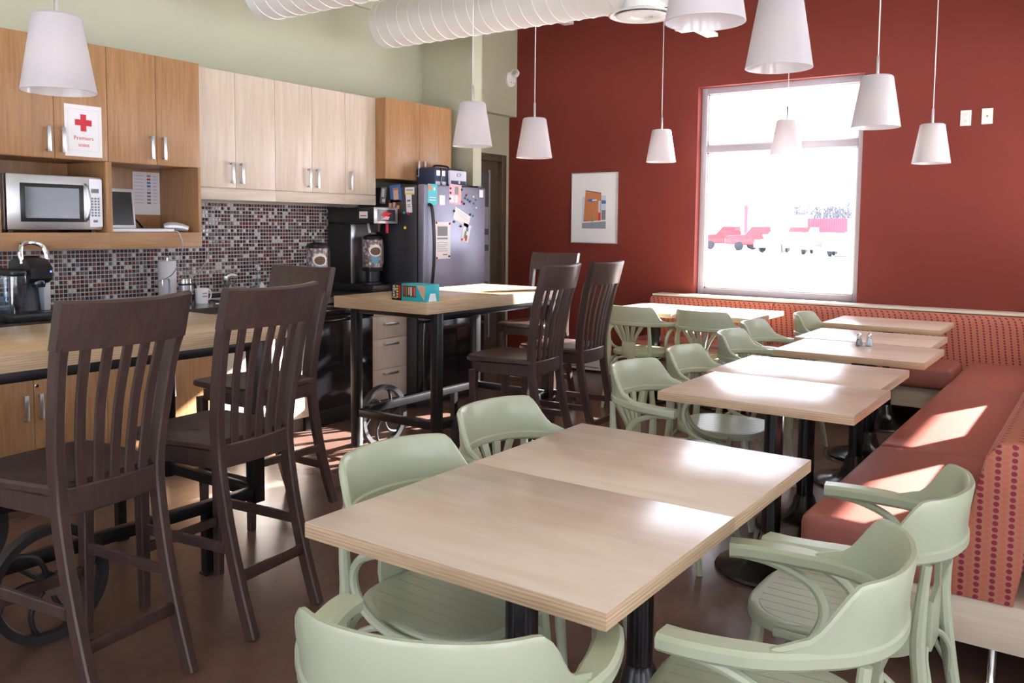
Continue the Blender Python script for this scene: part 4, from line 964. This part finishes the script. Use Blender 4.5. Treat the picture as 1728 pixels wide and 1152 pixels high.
duct('white spiral air duct ending above the pale maple wall cabinets', -4.55, -.3, 3.69, 2.882, .172)
t = thing('air_diffuser', 'round white stepped air diffuser under the spiral duct', 'diffuser', (-2.38, 4.72, 2.655))
k = nb(); lathe(k, [(.11, .075), (.11, .045), (.195, .02), (.20, .012), (.19, .008), (.13, .03)], n=40); mesh_obj('outer_cone', k, 'white', t)
k = nb(); lathe(k, [(.0, .012), (.06, .012), (.065, .004), (.075, .0), (.15, .004), (.155, .008), (.10, .03), (.0, .034)], n=36); mesh_obj('inner_cone', k, 'white', t)
k = nb(); lathe(k, [(.10, .03), (.11, .03), (.11, .09), (.10, .09)], n=32, closed=True); mesh_obj('neck', k, 'white', t)
for x, y, z, l in ((-4.28, 6.75, 3.25, 'white ceiling bracket showing below the spiral duct on the refrigerator side'), (-2.84, 6.68, 2.96, 'white ceiling bracket hanging before the red wall beside the window')):
    t = thing('ceiling_bracket', l, 'bracket', (x, y, z))
    mesh_obj('channel', BX(-.05, .05, -.25, .25, .035, .065, .003), 'white', t); mesh_obj('plate', BX(-.09, .09, -.29, -.17, .0, .03, .003), 'white', t); mesh_obj('plate_edge', BX(-.11, .11, -.26, -.22, .006, .024, .002), 'white', t)
    k = nb(); tube(k, [(0, .2, .06), (0, .2, ZC-z)], .006, 6); mesh_obj('rod', k, 'white', t)
# emergency light on the bulkhead
t = thing('emergency_light', 'white round emergency light with a swivelling lamp head on the bulkhead', 'emergency light', (-5.077, 7.17, 2.88))
k = nb(); lathe(k, [(0, 0), (.075, 0), (.075, .02), (.06, .035), (0, .04)], n=24); o = mesh_obj('body', k, 'white', t); o.rotation_euler = (0, PI/2, 0)
k = nb(); lathe(k, [(0, 0), (.012, 0), (.02, .02), (.042, .045), (.042, .075), (.036, .078), (0, .07)], n=20); o = mesh_obj('lamp_head', k, 'white', t); o.location = (.055, .05, .035); o.rotation_euler = (R(65), R(35), 0)
k = nb(); lathe(k, [(0, 0), (.03, 0), (.026, .006), (0, .008)], n=16); o2 = mesh_obj('lens', k, 'brushed', o); o2.location = (0, 0, .074)
for y in (-.02, .02):
    k = nb(); lathe(k, [(0, 0), (.007, 0), (.005, .003), (0, .004)], n=10); o = mesh_obj('indicator', k, 'ink', t); o.location = (.036, y, -.035); o.rotation_euler = (0, PI/2, 0)
# framed print on the red wall
t = thing('framed_picture', 'framed photo of an orange building in a wide white mat on the red wall', 'picture', (-4.145, YB-.002, 1.252))
k = nb()
for a in ((-.253, -.243, 0, .68), (.243, .253, 0, .68), (-.243, .243, 0, .01), (-.243, .243, .67, .68)): box(k, a[0], a[1], -.022, 0, a[2], a[3], .001)
mesh_obj('frame', k, 'silver', t); mesh_obj('mat_board', BX(-.243, .243, -.014, -.002, .01, .67), 'paper', t)
ph = mesh_obj('photo', BX(-.135, .135, -.0155, -.0142, .14, .52), 'paper', t)
def pp(poly, m, y=-.0162): k = nb(); prism(k, poly, 'y', y, y+.0006); return mesh_obj('photo_print', k, m, ph)
pp([(-.132, .142), (.132, .142), (.132, .215), (.03, .205), (-.132, .195)], 'asphalt'); pp([(-.132, .197), (.0, .205), (.132, .215), (.132, .225), (-.132, .205)], 'paper', -.0168)
pp([(-.115, .205), (.045, .213), (.078, .22), (.078, .478), (-.095, .505), (-.10, .45)], 'orange'); pp([(-.132, .205), (-.115, .205), (-.10, .45), (-.132, .445)], 'sky')
pp([(.078, .22), (.132, .225), (.132, .455), (.078, .462)], 'sky'); pp([(.082, .38), (.13, .38), (.13, .41), (.082, .415)], 'blueink', -.0168); pp([(.085, .225), (.128, .228), (.128, .32), (.085, .32)], 'ink', -.0168)
pp([(.048, .30), (.072, .30), (.072, .41), (.048, .41)], 'lilac', -.0168); pp([(.05, .215), (.07, .218), (.07, .29), (.05, .29)], 'redink', -.0168)
pp([(-.078, .415), (-.04, .43), (.02, .427), (.032, .413), (-.01, .398), (-.06, .402)], 'blueink', -.0168); pp([(-.02, .408), (.03, .410), (.03, .422), (-.02, .420)], 'paper', -.0172)
pp([(-.095, .505), (.078, .478), (.078, .485), (-.095, .512)], 'navy', -.0168); pp([(-.03, .21), (.0, .21), (-.015, .275)], 'greenp', -.0172)
# wall plates high on the red wall
t = thing('wall_outlet', 'white duplex power outlet plate high on the red wall', 'outlet', (-.97, YB-.001, 2.25))
mesh_obj('plate', BX(-.037, .037, -.007, 0, -.058, .058, .003), 'white', t)
for z in (-.022, .022): mesh_obj('socket', BX(-.012, .012, -.009, -.0072, z-.012, z+.012, .001), 'cream', t)
t = thing('cable_jack', 'white cable jack plate beside the power outlet on the red wall', 'wall plate', (-.828, YB-.001, 2.255))
mesh_obj('plate', BX(-.037, .037, -.007, 0, -.058, .058, .003), 'white', t)
k = nb(); lathe(k, [(0, 0), (.007, 0), (.006, .01), (0, .01)], n=10); o = mesh_obj('connector', k, 'ink', t); o.location = (0, -.007, 0); o.rotation_euler = (PI/2, 0, 0)
# baseboard heater
t = thing('baseboard_heater', 'white electric baseboard heater along the foot of the red wall', 'heater', (-4.22, YB-.003, .02))
mesh_obj('housing', BX(-.36, .36, -.06, 0, 0, .155, .005), 'white', t)
mesh_obj('upper_slot', BX(-.25, .25, -.0615, -.0602, .118, .128), 'ink', t); mesh_obj('lower_slot', BX(-.25, .25, -.0615, -.0602, .022, .034), 'ink', t)
for x in (-.27, .27): mesh_obj('end_cover', BX(x-.09, x+.09, -.063, -.0602, .004, .151, .001), 'white', t)
for x in (-.3, .3): mesh_obj('support', BX(x-.02, x+.02, -.05, -.01, -.02, 0), 'white', t)

# ================================================================== outdoors beyond the window
tag(mesh_obj('snow_ground', BX(-260, 240, 7.9, 320, -.5, -.3), 'snow', None, False), 'white snow covered parking lot outside the window', 'snow', kind='stuff')
tag(mesh_obj('snow_ground', BX(-8.0, 60, -60, 7.9, -.5, -.3), 'snow', None, False), 'white snow around the building', 'snow', kind='stuff')
def at(u, Y):
    # horizontal bearing of image column u at distance Y, ground level
    a = math.atan((u-864)/F_PX)-YAW; return math.tan(a)*Y
def vehicle(name, label, cat, x, y, rz, L, prof, cab, mat, H=.55):
    t = thing(name, label, cat, (x, y, -.3), R(rz)); W = 1.85
    k = nb(); prism(k, prof, 'y', -W/2, W/2, .05); mesh_obj('body', k, mat, t)
    k = nb(); prism(k, cab, 'y', -W/2+.08, W/2-.08, .04); mesh_obj('windows', k, 'carglass', t)
    for sx in (-.31*L, .31*L):
        for sy in (-1, 1):
            k = nb(); lathe(k, [(0, -.11), (.30, -.11), (.36, -.08), (.36, .08), (.30, .11), (0, .11)], n=16); o = mesh_obj('wheel', k, 'tyre', t); o.location = (sx, sy*(W/2-.1), .36); o.rotation_euler = (PI/2, 0, 0)
    for sy in (-1, 1): mesh_obj('headlight', BX(-L/2-.03, -L/2+.05, sy*.65-.16, sy*.65+.16, .72, .9, .02), 'carwhite', t)
    mesh_obj('grille', BX(-L/2-.025, -L/2+.05, -.45, .45, .55, .9, .02), 'ink', t)
    return t
def truck(label, u, Y, rz, mat):
    L = 5.4; prof = [(-2.7, .45), (2.7, .45), (2.7, 1.15), (.75, 1.15), (.65, 1.85), (-.7, 1.85), (-1.25, 1.2), (-2.6, 1.1), (-2.7, .95)]
    cab = [(.60, 1.22), (.56, 1.78), (-.66, 1.78), (-1.1, 1.24)]
    cab = [(a, b) for a, b in cab]
    t = vehicle('pickup_truck', label, 'truck', at(u, Y), Y, rz, L, prof, cab, mat)
    t.children[1].scale = (1, 1.10, 1); return t
def car(label, u, Y, rz, mat):
    L = 4.5; prof = [(-2.25, .35), (2.25, .35), (2.25, .85), (1.7, .98), (1.0, 1.45), (-.5, 1.48), (-1.15, .98), (-2.1, .85), (-2.25, .7)]
    cab = [(1.5, 1.02), (.95, 1.39), (-.48, 1.41), (-1.0, 1.02)]
    t = vehicle('parked_car', label, 'car', at(u, Y), Y, rz, L, prof, cab, mat); t.children[1].scale = (1, 1.10, 1); return t
truck('red pickup truck parked outside, seen side-on through the window pane', 1232, 68, 25, 'carred')
truck('dark red pickup truck parked behind the white post', 1283, 66, 20, 'carred')
car('grey car parked just beyond the white braced post', 1322, 62, 70, 'cargrey')
truck('red pickup parked between the grey cars', 1356, 72, 75, 'carred')
car('white car parked in front of the red container', 1383, 60, 95, 'carwhite')
car('red car tucked beside the white car in front of the container', 1410, 78, 85, 'carred')
car('pale car parked nearest the window frame edge', 1426, 57, 100, 'cargrey')
t = thing('shipping_container', 'red shipping container standing behind the parked cars', 'container', (at(1398, 100), 100, -.3))
mesh_obj('box', BX(-2.2, 2.2, -1.2, 1.2, .3, 2.9, .03), 'contred', t)
for i in range(18): mesh_obj('rib', BX(-2.1+i*.245, -2.0+i*.245, -1.24, -1.2, .4, 2.8), 'contred', t)
mesh_obj('skid', BX(-2.2, 2.2, -1.1, 1.1, 0, .3), 'tyre', t)
t = thing('crane', 'pale mobile crane with a raised lattice boom in the distance', 'crane', (at(1356, 120), 120, -.3))
mesh_obj('carrier', BX(-3.5, 3.0, -1.3, 1.3, .5, 2.2, .1), 'carwhite', t)
mesh_obj('cab', BX(-1.2, .8, -1.1, 1.1, 2.2, 3.6, .1), 'carwhite', t)
k = nb(); tube(k, [(0, 0, 3.0), (1.2, 0, 5.2), (2.2, 0, 7.6)], [.22, .18, .12], 6); mesh_obj('boom', k, 'cargrey', t)
for x in (-2.4, -.9, 1.9):
    k = nb(); lathe(k, [(0, -1.35), (.5, -1.35), (.5, 1.35), (0, 1.35)], n=16); o = mesh_obj('wheel', k, 'tyre', t); o.location = (x, 0, .5); o.rotation_euler = (PI/2, 0, 0)
t = thing('sign_post', 'white braced post standing in the snow among parked vehicles', 'post', (at(1311, 45), 45, -.3))
mesh_obj('post', BX(-.12, .12, -.12, .12, 0, 1.5, .01), 'carwhite', t)
k = nb(); tube(k, [(-.1, 0, .15), (-.75, 0, 1.35)], .07, 6); mesh_obj('brace', k, 'carwhite', t); mesh_obj('rail', BX(-.8, .1, -.05, .05, 1.3, 1.4), 'carwhite', t)
t = thing('pylon_sign', 'tall pylon sign with a pink leg and pale boards', 'sign', (at(1257, 85), 85, -.3))
mesh_obj('leg', BX(-.18, .18, -.15, .15, 0, 4.0), 'contred', t); mesh_obj('board', BX(-1.3, .9, -.2, .2, 4.0, 6.6, .02), 'carwhite', t); mesh_obj('board_cap', BX(-.2, .95, -.22, .22, 6.45, 6.75, .02), 'cargrey', t)
t = thing('utility_pole', 'thin utility pole rising from the tree line', 'pole', (at(1384, 130), 130, -.3))
k = nb(); tube(k, [(0, 0, 0), (0, 0, 6.3)], [.14, .09], 6); mesh_obj('pole', k, 'cargrey', t); mesh_obj('crossarm', BX(-.9, .9, -.06, .06, 5.6, 5.75), 'cargrey', t)
random.seed(5)
for i in range(26):
    u = 1340+i*4.4; Y = 150+(i % 5)*6; x = at(u, Y); h = random.uniform(4.6, 7.0)
    t = thing('bare_tree', 'pale bare winter tree in the distant tree line', 'tree', (x, Y, -.298), 0, 'bare trees on the horizon')
    k = nb(); tube(k, [(0, 0, 0), (.05, 0, h*.5), (0, 0, h)], [.2, .14, .04], 5); mesh_obj('trunk', k, 'treebark', t)
    k = nb()
    for q in range(34):
        z = h*random.uniform(.1, .85); a = random.uniform(0, 2*PI); l = random.uniform(.5, 1.1)
        tube(k, [(0, 0, z), (l*math.cos(a)*.6, l*math.sin(a)*.6, z+l*.5), (l*math.cos(a), l*math.sin(a), z+l*1.2)], [.10, .08, .04], 4)
    mesh_obj('branches', k, 'treebark', t)
